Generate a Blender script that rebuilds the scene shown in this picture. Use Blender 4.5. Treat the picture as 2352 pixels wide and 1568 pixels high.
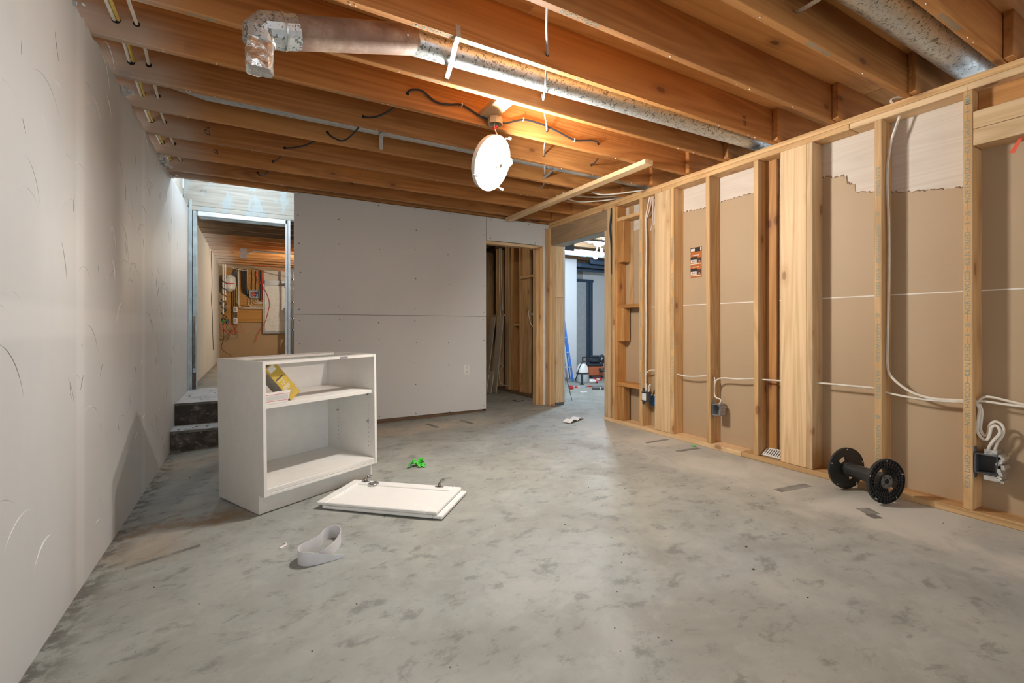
import bpy, bmesh, math, random
from mathutils import Vector, Matrix, Euler
random.seed(7)
for _o in list(bpy.data.objects): bpy.data.objects.remove(_o, do_unlink=True)
SC = bpy.context.scene
COL = SC.collection
PI = math.pi

# ------------------------------------------------------------------ camera, world, light, exposure
CAM_Z = 1.03
PSI = math.radians(29.4)
cd = bpy.data.cameras.new('camera'); cd.sensor_width = 36; cd.lens = 36*1054/2352
cd.shift_y = -34/2352; cd.clip_start = .05; cd.clip_end = 60
cam = bpy.data.objects.new('camera', cd); COL.objects.link(cam)
cam.location = (0, 0, CAM_Z); cam.rotation_euler = (PI/2, 0, -PSI)
SC.camera = cam
w = bpy.data.worlds.new('world'); SC.world = w; w.use_nodes = True
bg = w.node_tree.nodes['Background']; bg.inputs[0].default_value = (.86, .94, 1, 1); bg.inputs[1].default_value = 1.15
SC.view_settings.view_transform = 'Standard'; SC.view_settings.look = 'None'
SC.view_settings.exposure = .98; SC.view_settings.gamma = 1; SC.view_settings.use_curve_mapping = False
BULB_W = 37.0          # each of the three bulbs of the hanging ceiling lamp
STAIR_W = 14.0         # unseen bulb added over the landing, standing in for stairwell daylight
UTILITY_W = 60.0       # bare bulb in the panel room
ROOM_W = 50.0          # each of the two bulbs in the next room

CLOSET_W = 2.6         # unseen bulb added to brighten the closet
SC.cycles.max_bounces = 7; SC.cycles.diffuse_bounces = 5; SC.cycles.glossy_bounces = 3; SC.cycles.transmission_bounces = 2
SC.cycles.adaptive_threshold = .06; SC.cycles.caustics_reflective = False; SC.cycles.caustics_refractive = False; SC.cycles.sample_clamp_indirect = 6

# ------------------------------------------------------------------ helpers
def wm(o):
    return ((wm(o.parent) @ o.matrix_parent_inverse) if o.parent else Matrix()) @ o.matrix_basis
def link(o, parent=None, local=False):
    COL.objects.link(o)
    if parent:
        o.parent = parent
        if not local: o.matrix_parent_inverse = wm(parent).inverted()
    return o
def tag(o, label=None, cat=None, group=None, kind=None):
    if label: o['label'] = label
    if cat: o['category'] = cat
    if group: o['group'] = group
    if kind: o['kind'] = kind
    return o
def thing(name, label, cat, loc=(0,0,0), rot=(0,0,0), group=None, kind=None):
    o = bpy.data.objects.new(name, None); o.empty_display_size = .1; COL.objects.link(o)
    o.location = loc; o.rotation_euler = rot
    return tag(o, label, cat, group, kind)
def obj(name, bm, mat, parent=None, local=False, smooth=False, loc=None, rot=None):
    me = bm
    if isinstance(bm, bmesh.types.BMesh):
        bmesh.ops.recalc_face_normals(bm, faces=bm.faces[:])
        me = bpy.data.meshes.new(name); bm.to_mesh(me); bm.free()
        if smooth:
            for p in me.polygons: p.use_smooth = True
            try: me.set_sharp_from_angle(angle=math.radians(40))
            except Exception: pass
        for m in (mat if isinstance(mat, (list, tuple)) else [mat]): me.materials.append(m)
    o = bpy.data.objects.new(name, me)
    if loc is not None: o.location = loc
    if rot is not None: o.rotation_euler = rot
    return link(o, parent, local)
def B(): return bmesh.new()
def add_box(bm, lo, hi, bev=0, mi=0, M=None):
    lo, hi = Vector(lo), Vector(hi)
    r = bmesh.ops.create_cube(bm, size=1)
    vs = r['verts']
    for v in vs: v.co = Vector([lo[i]+(v.co[i]+.5)*(hi[i]-lo[i]) for i in range(3)])
    fs = set(f for v in vs for f in v.link_faces)
    if bev:
        es = list({e for v in vs for e in v.link_edges})
        r = bmesh.ops.bevel(bm, geom=es+vs, offset=bev, segments=1, affect='EDGES', profile=.5)
        fs = set(f for f in r['faces']) | {f for f in fs if f.is_valid}
        vs = list({v for f in fs for v in f.verts})
    for f in fs: f.material_index = mi
    if M is not None:
        for v in vs: v.co = M @ v.co
    return vs
def box(name, lo, hi, mat, parent=None, bev=0, local=False):
    bm = B(); add_box(bm, lo, hi, bev); return obj(name, bm, mat, parent, local)
def smooth_pts(pts, n=6):
    P = [Vector(p) for p in pts]
    if len(P) < 3: return P
    Q = [2*P[0]-P[1]]+P+[2*P[-1]-P[-2]]; out = []
    for i in range(1, len(Q)-2):
        a, b, c, d = Q[i-1:i+3]
        for k in range(n):
            t = k/n
            out.append(.5*((2*b)+(c-a)*t+(2*a-5*b+4*c-d)*t*t+(3*b-a-3*c+d)*t**3))
    out.append(P[-1]); return out
def add_tube(bm, pts, r, seg=8, cap=True, mi=0):
    P = [Vector(p) for p in pts]; n = len(P); R = r if isinstance(r, (list, tuple)) else [r]*n
    rings = []; up = None
    for i in range(n):
        t = (P[min(i+1, n-1)]-P[max(i-1, 0)])
        t = t.normalized() if t.length > 1e-9 else Vector((0,0,1))
        if up is None:
            up = Vector((0,0,1)) if abs(t.z) < .9 else Vector((1,0,0))
        a = t.cross(up)
        if a.length < 1e-6: a = t.cross(Vector((1,.3,0)))
        a.normalize(); b = a.cross(t).normalized(); up = b
        rings.append([bm.verts.new(P[i]+R[i]*(math.cos(2*PI*k/seg)*a+math.sin(2*PI*k/seg)*b)) for k in range(seg)])
    fs = []
    for i in range(n-1):
        for k in range(seg):
            fs.append(bm.faces.new((rings[i][k], rings[i][(k+1)%seg], rings[i+1][(k+1)%seg], rings[i+1][k])))
    if cap:
        fs.append(bm.faces.new(rings[0][::-1])); fs.append(bm.faces.new(rings[-1]))
    for f in fs: f.material_index = mi
def tube(name, pts, r, mat, parent=None, seg=8, sm=0, local=False):
    bm = B(); add_tube(bm, smooth_pts(pts, sm) if sm else pts, r, seg); return obj(name, bm, mat, parent, local, smooth=True)
def add_lathe(bm, prof, seg=24, M=None, mi=0, close=False):
    rings = []
    for (r, z) in prof:
        ring = []
        for k in range(seg):
            v = Vector((r*math.cos(2*PI*k/seg), r*math.sin(2*PI*k/seg), z))
            ring.append(bm.verts.new(M @ v if M is not None else v))
        rings.append(ring)
    fs = []
    pairs = list(zip(rings, rings[1:]))+([(rings[-1], rings[0])] if close else [])
    for a, b in pairs:
        for k in range(seg): fs.append(bm.faces.new((a[k], a[(k+1)%seg], b[(k+1)%seg], b[k])))
    if not close:
        for ring, (r, z) in ((rings[0], prof[0]), (rings[-1], prof[-1])):
            if r > 1e-5: fs.append(bm.faces.new(ring))
    for f in fs: f.material_index = mi
def lathe(name, prof, mat, parent=None, seg=24, M=None, local=False, close=False):
    bm = B(); add_lathe(bm, prof, seg, M, close=close)
    bmesh.ops.remove_doubles(bm, verts=bm.verts, dist=1e-6)
    return obj(name, bm, mat, parent, local, smooth=True)
def add_prism(bm, poly, d0, d1, axis, mi=0):
    """polygon in the plane across `axis`, extruded along it (axis 0: (y,z), 1: (x,z), 2: (x,y))"""
    def p3(a, b, d): return ((d, a, b), (a, d, b), (a, b, d))[axis]
    v0 = [bm.verts.new(p3(a, b, d0)) for a, b in poly]; v1 = [bm.verts.new(p3(a, b, d1)) for a, b in poly]
    fs = [bm.faces.new(v0), bm.faces.new(v1[::-1])]
    n = len(poly)
    for i in range(n): fs.append(bm.faces.new((v0[i], v0[(i+1)%n], v1[(i+1)%n], v1[i])))
    for f in fs: f.material_index = mi
def prism(name, poly, d0, d1, axis, mat, parent=None, local=False):
    bm = B(); add_prism(bm, poly, d0, d1, axis); return obj(name, bm, mat, parent, local)
_lum = {}
_AX = {0: Matrix(), 1: Matrix.Rotation(PI/2, 4, 'Z'), 2: Matrix.Rotation(-PI/2, 4, 'Y')}
def lumber(name, lo, hi, axis, mat, parent=None, bev=.003, tilt=None):
    """a sawn board; its mesh has the length along local x so the grain runs along it; alike boards share a mesh"""
    lo, hi = Vector(lo), Vector(hi); d = hi-lo; c = (lo+hi)/2
    L = {0: (d.x, d.y, d.z), 1: (d.y, d.x, d.z), 2: (d.z, d.y, d.x)}[axis]
    key = tuple(round(v, 4) for v in L)+(mat.name,)
    if key not in _lum:
        bm = B(); add_box(bm, (-L[0]/2, -L[1]/2, -L[2]/2), (L[0]/2, L[1]/2, L[2]/2), min(bev, min(L)*.2))
        bmesh.ops.recalc_face_normals(bm, faces=bm.faces[:])
        me = bpy.data.meshes.new(name); bm.to_mesh(me); bm.free(); me.materials.append(mat); _lum[key] = me
    o = bpy.data.objects.new(name, _lum[key])
    M = Matrix.Translation(c) @ (tilt.to_4x4() if tilt is not None else Matrix()) @ _AX[axis]
    o.matrix_basis = M
    return link(o, parent)
def copy_tree(o, parent=None, loc=None, rot=None, label=None):
    c = o.copy(); COL.objects.link(c); c.parent = parent
    if loc is not None: c.location = loc
    if rot is not None: c.rotation_euler = rot
    if label: c['label'] = label
    for ch in list(o.children): copy_tree(ch, c)
    return c
def text(name, s, size, mat, M, parent=None, ext=.0002, align='LEFT'):
    cu = bpy.data.curves.new(name, 'FONT'); cu.body = s; cu.size = size; cu.extrude = ext; cu.align_x = align; cu.align_y = 'CENTER'
    cu.resolution_u = 3; cu.materials.append(mat)
    o = bpy.data.objects.new(name, cu); o.matrix_basis = M
    return link(o, parent)
def point_light(name, loc, watts, col, r, parent=None):
    l = bpy.data.lights.new(name, 'POINT'); l.energy = watts; l.color = col; l.shadow_soft_size = r
    o = bpy.data.objects.new(name, l); o.location = loc
    return link(o, parent)
def zf(X):
    P = [(-99,-.102),(-.65,-.102),(0,-.062),(.75,-.046),(1.2,-.024),(2.5,-.008),(3.38,0),(99,0)]
    for (a, b), (c, d) in zip(P, P[1:]):
        if a <= X <= c: return b+(d-b)*(X-a)/(c-a)

# ------------------------------------------------------------------ materials
def mat_base(name, col=(.8,.8,.8), rough=.6, metal=0, spec=.5):
    m = bpy.data.materials.new(name); m.use_nodes = True
    b = m.node_tree.nodes['Principled BSDF']
    b.inputs['Base Color'].default_value = (*col, 1); b.inputs['Roughness'].default_value = rough
    b.inputs['Metallic'].default_value = metal; b.inputs['Specular IOR Level'].default_value = spec
    return m, m.node_tree, b
class NT:
    def __init__(s, nt): s.nt = nt
    def n(s, t, **k):
        x = s.nt.nodes.new(t)
        for a, v in k.items(): setattr(x, a, v)
        return x
    def l(s, a, b): s.nt.links.new(a, b)
    def coords(s, scale=(1,1,1), rnd=True, loc=None):
        tc = s.n('ShaderNodeTexCoord'); mp = s.n('ShaderNodeMapping'); mp.inputs['Scale'].default_value = scale
        src = tc.outputs['Object']
        if rnd:
            oi = s.n('ShaderNodeObjectInfo'); mu = s.n('ShaderNodeMath', operation='MULTIPLY'); mu.inputs[1].default_value = 37.
            s.l(oi.outputs['Random'], mu.inputs[0]); ad = s.n('ShaderNodeVectorMath', operation='ADD')
            s.l(src, ad.inputs[0]); s.l(mu.outputs[0], ad.inputs[1]); src = ad.outputs[0]
        s.l(src, mp.inputs['Vector'])
        if loc: mp.inputs['Location'].default_value = loc
        return mp.outputs[0]
    def noise(s, vec, scale=5, detail=4, rough=.55, dist=0):
        x = s.n('ShaderNodeTexNoise'); s.l(vec, x.inputs['Vector'])
        x.inputs['Scale'].default_value = scale; x.inputs['Detail'].default_value = detail; x.inputs['Roughness'].default_value = rough; x.inputs['Distortion'].default_value = dist
        return x.outputs['Fac']
    def ramp(s, fac, stops):
        r = s.n('ShaderNodeValToRGB'); e = r.color_ramp.elements
        while len(e) < len(stops): e.new(.5)
        for q, (p, c) in zip(e, stops): q.position = p; q.color = (*c, 1) if len(c) == 3 else c
        s.l(fac, r.inputs[0]); return r.outputs[0]
    def mask(s, fac, a, b):
        m = s.n('ShaderNodeMapRange', interpolation_type='SMOOTHSTEP'); m.inputs[1].default_value = a; m.inputs[2].default_value = b
        s.l(fac, m.inputs[0]); return m.outputs[0]
    def mix(s, fac, a, b, mode='MIX'):
        m = s.n('ShaderNodeMix', data_type='RGBA', blend_type=mode)
        for sock, v in ((m.inputs[0], fac), (m.inputs[6], a), (m.inputs[7], b)):
            if isinstance(v, (int, float)): sock.default_value = v
            elif isinstance(v, tuple): sock.default_value = (*v, 1)
            else: s.l(v, sock)
        return m.outputs[2]
    def math(s, op, a, b=0.0):
        m = s.n('ShaderNodeMath', operation=op)
        for sock, v in ((m.inputs[0], a), (m.inputs[1], b)):
            if isinstance(v, (int, float)): sock.default_value = v
            else: s.l(v, sock)
        return m.outputs[0]
    def bump(s, h, b, strength=.2, dist=.01):
        x = s.n('ShaderNodeBump'); x.inputs['Strength'].default_value = strength; x.inputs['Distance'].default_value = dist
        s.l(h, x.inputs['Height']); s.l(x.outputs[0], b.inputs['Normal'])
def wood(name, light, dark, knot=(.16,.06,.02), knots=.5, overspray=False, rough=.62, ring=4.5, var=.16, figure=.85):
    m, nt, b = mat_base(name, light, rough); t = NT(nt)
    v1 = t.coords((.55, 9, 9)); v2 = t.coords((2.2, 60, 60)); v3 = t.coords((2.4, 5.2, 5.2)); v4 = t.coords((.8, .8, .8))
    warp = t.noise(v1, .55, 2, .5, .8)
    bands = t.math('FRACT', t.math('MULTIPLY', warp, ring*2))
    tri = t.math('ABSOLUTE', t.math('SUBTRACT', bands, .5))
    fine = t.noise(v2, 1., 2, .6)
    f = t.math('ADD', t.math('MULTIPLY', t.math('MULTIPLY', tri, 2.), .45*figure), t.math('MULTIPLY', fine, .5))
    col = t.ramp(f, [(.18, dark), (.62, light), (.95, tuple(min(1, c*1.12) for c in light))])
    big = t.noise(v4, 2.3, 2)
    col = t.mix(t.math('MULTIPLY', t.mask(big, .35, .75), .35), col, tuple(c*.78 for c in light))
    oi = t.n('ShaderNodeObjectInfo')
    hs = t.n('ShaderNodeHueSaturation'); hs.inputs['Hue'].default_value = .5
    mr = t.n('ShaderNodeMapRange'); mr.inputs[3].default_value = 1-var; mr.inputs[4].default_value = 1+var; t.l(oi.outputs['Random'], mr.inputs[0])
    t.l(mr.outputs[0], hs.inputs['Value']); t.l(col, hs.inputs['Color']); col = hs.outputs[0]
    if knots:
        vo = t.n('ShaderNodeTexVoronoi'); vo.inputs['Scale'].default_value = 1.25; t.l(v3, vo.inputs['Vector'])
        sep = t.n('ShaderNodeSeparateColor'); t.l(vo.outputs['Color'], sep.inputs[0])
        on = t.math('LESS_THAN', sep.outputs[0], min(1., knots*2.1))
        wob = t.math('ADD', vo.outputs['Distance'], t.math('MULTIPLY', t.noise(v3, 6, 2), .05))
        k1 = t.math('MULTIPLY', t.math('SUBTRACT', 1., t.mask(wob, .10, .165)), on)
        k2 = t.math('MULTIPLY', t.math('MULTIPLY', t.math('SUBTRACT', 1., t.mask(wob, .15, .38)), on), .35)
        col = t.mix(k2, col, tuple(c*1.6 for c in knot)); col = t.mix(t.math('MULTIPLY', k1, .8), col, knot)
    if overspray:
        g = t.n('ShaderNodeNewGeometry'); sx = t.n('ShaderNodeSeparateXYZ'); t.l(g.outputs['Position'], sx.inputs[0])
        ox = t.math('SUBTRACT', 1., t.mask(sx.outputs[0], -.62, -.2)); oz = t.math('SUBTRACT', 1., t.mask(sx.outputs[2], 2.44, 2.6))
        ov = t.math('MULTIPLY', t.math('MULTIPLY', ox, oz), t.math('ADD', .45, t.noise(v4, 5, 3)))
        col = t.mix(t.math('MINIMUM', ov, .62), col, (.48, .45, .40))
    t.l(col, b.inputs['Base Color'])
    return m
W_JOIST = wood('joist_fir', (.50, .225, .066), (.34, .13, .032), knots=.32, overspray=True)
W_STUD = wood('stud_pine', (.66, .415, .195), (.47, .27, .105), knots=.42, knot=(.25,.11,.04))
W_STUD_LT = wood('stud_pale', (.72, .51, .295), (.55, .36, .175), knots=.35, knot=(.28,.14,.06))
W_ORANGE = wood('stud_cedar', (.55, .27, .085), (.38, .165, .04), knots=.45)
W_PLY = wood('subfloor_plywood', (.70, .38, .13), (.56, .27, .075), knots=.3, ring=6)
W_PLYW = wood('pale_plywood', (.72, .65, .57), (.62, .54, .46), knots=0, var=.05, figure=.5)
W_GREY = wood('weathered_beam', (.36, .23, .12), (.23, .16, .10), knots=.1)
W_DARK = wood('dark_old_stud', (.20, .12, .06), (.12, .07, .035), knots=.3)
W_HDR = wood('painted_header_wood', (.50, .47, .41), (.36, .335, .285), knots=.3, knot=(.22,.2,.18), var=.08)
_n = W_HDR.node_tree; _t0 = NT(_n); _bs = _n.nodes['Principled BSDF']; _src = _bs.inputs['Base Color'].links[0].from_socket
_c = _t0.mix(_t0.math('MULTIPLY', _t0.mask(_t0.noise(_t0.coords((1, 1, .45)), 9, 4, .6), .52, .60), .75), _src, (.40, .48, .50)); _t0.l(_c, _bs.inputs['Base Color'])
W_UTIL = wood('panel_room_plywood', (.50, .25, .055), (.38, .17, .03), knots=.15)

def plaster(name, col, streak=.25, bump=.12, marks=True, rough=.5):
    m, nt, b = mat_base(name, col, rough); t = NT(nt)
    v = t.coords((1,1,1), rnd=False)
    n1 = t.noise(v, 1.1, 4); v2 = t.coords((1, 2.2, .5), rnd=False); n3 = t.noise(v2, 1.3, 3)
    c = t.mix(t.math('MULTIPLY', t.mask(n1, .35, .7), streak), col, tuple(x*.86 for x in col))
    c = t.mix(t.math('MULTIPLY', t.mask(n3, .45, .7), streak), c, tuple(min(1, x*1.07) for x in col))
    if marks:
        v3 = t.coords((1, 6, 1.6), rnd=False); s1 = t.noise(v3, 3.2, 6, .72)
        c = t.mix(t.math('MULTIPLY', t.mask(s1, .66, .74), .45), c, tuple(x*.42 for x in col))
    t.l(c, b.inputs['Base Color']); t.bump(n1, b, bump, .02) if bump > .1 else None
    return m
M_LEFT = plaster('skim_coat', (.545, .545, .535), .4, .25, True, .55)
M_DRY = plaster('drywall_face', (.64, .635, .61), .16, .04, False, .55)
# joint compound bands over the board seams of the left wall
_n = M_LEFT.node_tree; _t0 = NT(_n); _bs = _n.nodes['Principled BSDF']; _src = _bs.inputs['Base Color'].links[0].from_socket
_sp = _t0.n('ShaderNodeSeparateXYZ'); _g = _t0.n('ShaderNodeNewGeometry'); _t0.l(_g.outputs['Position'], _sp.inputs[0])
for _y0 in (1.42, 2.64, 3.94, 5.22):
    _m = _t0.math('SUBTRACT', 1., _t0.mask(_t0.math('ABSOLUTE', _t0.math('SUBTRACT', _sp.outputs[1], _y0)), .035, .07)); _src = _t0.mix(_t0.math('MULTIPLY', _m, .45), _src, (.66, .66, .65))
_m = _t0.math('SUBTRACT', 1., _t0.mask(_t0.math('ABSOLUTE', _t0.math('SUBTRACT', _sp.outputs[2], 1.05)), .04, .08)); _src = _t0.mix(_t0.math('MULTIPLY', _m, .35), _src, (.65, .65, .64))
_t0.l(_src, _bs.inputs['Base Color'])
M_DRYEDGE, _, _ = mat_base('drywall_core', (.72, .71, .68), .8)
M_WHITEWALL = plaster('white_wall', (.80, .80, .79), .1, .03, False, .5)
M_PAPER = plaster('drywall_back_paper', (.465, .34, .212), .3, .03, False, .6)
M_SEAM, _, _ = mat_base('drywall_edge_tape', (.80, .77, .71), .7)
def concrete():
    m, nt, b = mat_base('concrete_slab', (.36,.36,.32), .62); t = NT(nt)
    v = t.coords((1,1,1), rnd=False)
    n0 = t.noise(v, .55, 3, .5, .4); n1 = t.noise(v, 2.2, 5, .6, .6); n2 = t.noise(v, 14, 6, .7); n3 = t.noise(v, 60, 4, .7)
    vs = t.coords((3.2, 4.6, 1), rnd=False, loc=(3,1,0)); n4 = t.noise(vs, 2.2, 7, .70, .25)
    c = t.mix(t.mask(n0, .32, .68), (.325,.328,.285), (.318,.350,.345))  # beige and bluish mottle: slab tone, partly mixed warm and cool light painted in
    c = t.mix(t.math('MULTIPLY', t.mask(n1, .42, .70), .7), c, (.250,.252,.228))
    c = t.mix(t.math('MULTIPLY', t.mask(n1, .5, .25), .5), c, (.42,.42,.385))
    c = t.mix(t.math('MULTIPLY', t.mask(n4, .53, .66), .68), c, (.145,.155,.142))
    c = t.mix(t.math('MULTIPLY', t.mask(n4, .47, .3), .22), c, (.50,.49,.45))
    c = t.mix(t.math('MULTIPLY', t.mask(n2, .48, .72), .5), c, (.24,.24,.22))
    c = t.mix(t.math('MULTIPLY', t.mask(n3, .66, .74), .4), c, (.15,.14,.12))
    # brown water stain beside the left wall, drywall dust under the stud wall
    g = t.n('ShaderNodeNewGeometry'); sx = t.n('ShaderNodeSeparateXYZ'); t.l(g.outputs['Position'], sx.inputs[0])
    X, Y = sx.outputs[0], sx.outputs[1]
    wob = t.math('MULTIPLY', t.math('SUBTRACT', t.noise(v, 4.5, 5, .6, .8), .5), .55)
    d = t.math('ABSOLUTE', t.math('ADD', t.math('SUBTRACT', Y, t.math('ADD', 3.13, t.math('MULTIPLY', X, -.12))), wob))
    band = t.math('MULTIPLY', t.math('SUBTRACT', 1., t.mask(d, .0, .085)), t.math('SUBTRACT', 1., t.mask(X, -.15, .15)))
    c = t.mix(t.math('MULTIPLY', band, .75), c, (.24,.155,.075))
    blot = t.math('MULTIPLY', t.math('SUBTRACT', 1., t.mask(t.math('ABSOLUTE', t.math('ADD', t.math('SUBTRACT', Y, 2.95), wob)), .05, .28)), t.math('SUBTRACT', 1., t.mask(X, -.42, -.2)))
    c = t.mix(t.math('MULTIPLY', blot, .4), c, (.33,.22,.12))
    dust = t.math('MULTIPLY', t.mask(t.math('ADD', X, wob), 2.55, 2.95), t.math('MULTIPLY', t.math('SUBTRACT', 1., t.mask(Y, 3.2, 4.4)), t.mask(n1, .25, .6)))
    c = t.mix(t.math('MULTIPLY', dust, .8), c, (.58,.56,.50))
    d2 = t.math('MULTIPLY', t.math('SUBTRACT', 1., t.mask(t.math('ABSOLUTE', t.math('ADD', t.math('SUBTRACT', Y, 4.62), wob)), .05, .3)), t.math('SUBTRACT', 1., t.mask(X, 1.8, 2.8)))
    c = t.mix(t.math('MULTIPLY', t.math('MULTIPLY', d2, t.mask(n4, .35, .6)), .65), c, (.56,.47,.34))
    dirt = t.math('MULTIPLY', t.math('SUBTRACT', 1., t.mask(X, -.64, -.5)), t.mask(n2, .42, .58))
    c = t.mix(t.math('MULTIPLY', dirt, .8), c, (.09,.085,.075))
    t.l(c, b.inputs['Base Color'])
    t.l(t.ramp(n1, [(.3, (.5,.5,.5)), (.7, (.72,.72,.72))]), b.inputs['Roughness'])
    pass
    return m
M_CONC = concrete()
def riser_mat():
    m, nt, b = mat_base('black_mastic', (.05,.05,.045), .8); t = NT(nt); v = t.coords((1,1,1), rnd=False)
    c = t.ramp(t.noise(v, 9, 6, .68, .4), [(.3, (.02,.02,.018)), (.5, (.055,.052,.045)), (.62, (.15,.14,.12)), (.75, (.4,.38,.33))])
    t.l(c, b.inputs['Base Color']); return m
M_RISER = riser_mat()
def tread_mat():
    m, nt, b = mat_base('painted_tread', (.5,.53,.55), .6); t = NT(nt); v = t.coords((1,1,1), rnd=False)
    c = t.ramp(t.noise(v, 8, 6, .65), [(.3, (.36,.37,.37)), (.5, (.54,.57,.59)), (.72, (.62,.64,.66))]); t.l(c, b.inputs['Base Color']); return m
M_TREAD = tread_mat()
def galv(name, col=(.62,.66,.67), fleck=.8, rough=.33):
    m, nt, b = mat_base(name, col, rough, .72); t = NT(nt); v = t.coords((1,1,1))
    vo = t.n('ShaderNodeTexVoronoi'); vo.inputs['Scale'].default_value = 55; t.l(v, vo.inputs['Vector'])
    n = t.noise(v, 42, 3, .6, 1.6)
    c = t.mix(t.math('MULTIPLY', vo.outputs['Distance'], .5), col, tuple(x*.7 for x in col))
    c = t.mix(t.math('MULTIPLY', t.mask(n, .56, .61), fleck), c, (.10,.115,.11))
    t.l(c, b.inputs['Base Color']); t.l(t.ramp(t.noise(v, 14, 3), [(.3, (.34,)*3), (.7, (.52,)*3)]), b.inputs['Roughness']); return m
M_GALV = galv('galvanised_steel'); M_GALV2 = galv('galvanised_plain', (.60,.62,.62), .25)
def rusty():
    m, nt, b = mat_base('rusty_brown_pipe', (.3,.16,.1), .6, 0); t = NT(nt); v = t.coords((1,1,1))
    c = t.ramp(t.noise(v, 7, 6, .7), [(.28, (.16,.092,.065)), (.5, (.25,.155,.11)), (.66, (.36,.27,.205)), (.76, (.48,.43,.38))]); t.l(c, b.inputs['Base Color']); return m
M_RUST = rusty()
M_FOIL, _nt, _b = mat_base('foil_tape', (.80,.80,.79), .26, .9)
_t = NT(_nt); _t.bump(_t.noise(_t.coords((1,1,1)), 38, 4), _b, .6, .01)
def flat(name, col, rough=.55, metal=0, spec=.5, vary=.06, sc=14):
    m, nt, b = mat_base(name, col, rough, metal, spec); t = NT(nt)
    c = t.mix(t.mask(t.noise(t.coords((1,1,1)), sc, 4), .35, .7), tuple(x*(1-vary) for x in col), tuple(min(1, x*(1+vary)) for x in col))
    t.l(c, b.inputs['Base Color']); return m
M_MELA = flat('white_melamine', (.74,.73,.70), .38, vary=.02)
M_DOOR = flat('white_thermofoil', (.82,.82,.80), .3, vary=.01)
M_CABLE = flat('white_cable', (.74,.69,.60), .5); M_CABLE_Y = flat('yellow_cable', (.66,.47,.10), .5)
M_CABLE_K = flat('black_cable', (.022,.025,.032), .45); M_CABLE_G = flat('grey_cable', (.42,.46,.50), .45)
M_PINKW = flat('pinkish_cable', (.72,.55,.47), .5); M_ORANGEW = flat('orange_cable', (.72,.12,.03), .5)
M_BLACKPL = flat('black_plastic', (.030,.030,.029), .34, vary=.2); M_DKGREY = flat('dark_grey_plastic', (.10,.10,.105), .5)
M_GREYMET = flat('grey_box_metal', (.36,.37,.38), .45, .5); M_BLUE = flat('blue_plastic', (.07,.20,.46), .45)
M_WHITEPL = flat('white_plastic', (.78,.77,.74), .4); M_BLACK = flat('black_void', (.006,.006,.006), .9)
M_INK = flat('green_stamp_ink', (.21,.30,.26), .8); M_PEN = flat('black_marker', (.03,.03,.03), .8)
M_CHROME = flat('nickel', (.42,.41,.39), .28, 1); M_RED = flat('red_plastic', (.65,.03,.03), .4)
M_YELLOW = flat('yellow_carton', (.60,.42,.07), .55); M_CARD = flat('white_card', (.78,.76,.73), .6)
M_CARDIN = flat('grey_carton_inside', (.40,.37,.33), .8); M_STRIP = flat('white_edge_band', (.72,.72,.74), .35)
M_GREEN = flat('green_tape', (.06,.55,.04), .5); M_BONE = flat('lamp_white_enamel', (.78,.77,.74), .45)
M_BRASS = flat('lamp_socket', (.30,.31,.29), .4, .7); M_OCT = flat('beige_box', (.50,.42,.30), .6)
M_LADDER = flat('ladder_blue', (.05,.20,.62), .4); M_ALU = flat('ladder_aluminium', (.6,.63,.66), .35, .8)
M_ORANGEPL = flat('vacuum_orange', (.50,.13,.05), .45); M_NAVY = flat('vacuum_dark', (.035,.045,.06), .4)
M_TANK = flat('translucent_tank', (.50,.55,.56), .35); M_FRAME = flat('blue_black_frame', (.045,.075,.12), .4)
M_PANEL = flat('panel_white', (.68,.67,.64), .45); M_CONCWALL = plaster('concrete_wall', (.60,.585,.55), .5, .1, True, .7)
M_BROWNWALL = plaster('brown_concrete_wall', (.42,.29,.16), .5, .05, True, .7); M_TAPE = flat('grey_tape_residue', (.21,.205,.185), .75, vary=.3)
M_BLUEPAINT = flat('pale_blue_paint', (.50,.58,.60), .55, vary=.2, sc=6); M_JAMBW = flat('white_jamb_paint', (.78,.80,.81), .45)
M_PINKTAPE = flat('orange_flagging', (.75,.10,.05), .5); M_BEIGE = flat('beige_drywall_offcut', (.47,.40,.29), .7)
def emit(name, col, s):
    m = bpy.data.materials.new(name); m.use_nodes = True; nt = m.node_tree
    b = nt.nodes['Principled BSDF']; b.inputs['Base Color'].default_value = (1,1,1,1)
    b.inputs['Emission Color'].default_value = (*col, 1); b.inputs['Emission Strength'].default_value = s; return m
M_BULB = emit('lit_bulb_warm', (1, .93, .82), 14); M_BULBC = emit('lit_bulb_cool', (.82, .92, 1), 16)
# ------------------------------------------------------------------ floor
def grid_floor():
    bm = B(); xs = [-.8+.1*i for i in range(95)]; ys = [-2.6, 0, 2, 4, 6, 9.2]
    V = [[bm.verts.new((x, y, zf(x))) for x in xs] for y in ys]
    for j in range(len(ys)-1):
        for i in range(len(xs)-1): bm.faces.new((V[j][i], V[j][i+1], V[j+1][i+1], V[j+1][i]))
    r = bmesh.ops.extrude_face_region(bm, geom=bm.faces[:])
    for v in r['geom']:
        if isinstance(v, bmesh.types.BMVert): v.co.z = -.25
    return bm
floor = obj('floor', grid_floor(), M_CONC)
tag(floor, 'grey stained concrete basement slab', 'floor', kind='structure')
def floor_quad(name, pts, mat, h=.0012):
    bm = B(); vs = [bm.verts.new((x, y, zf(x)+h)) for x, y in pts]; ws = [bm.verts.new((x, y, zf(x)-.002)) for x, y in pts]
    bm.faces.new(vs)
    for i in range(len(pts)): bm.faces.new((vs[i], vs[(i+1)%len(pts)], ws[(i+1)%len(pts)], ws[i]))
    return obj(name, bm, mat, floor)
def strip(a, b, wd):
    a, b = Vector(a), Vector(b); d = (b-a).normalized(); n = Vector((-d.y, d.x))*wd/2
    return [tuple(a+n), tuple(b+n), tuple(b-n), tuple(a-n)]
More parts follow.
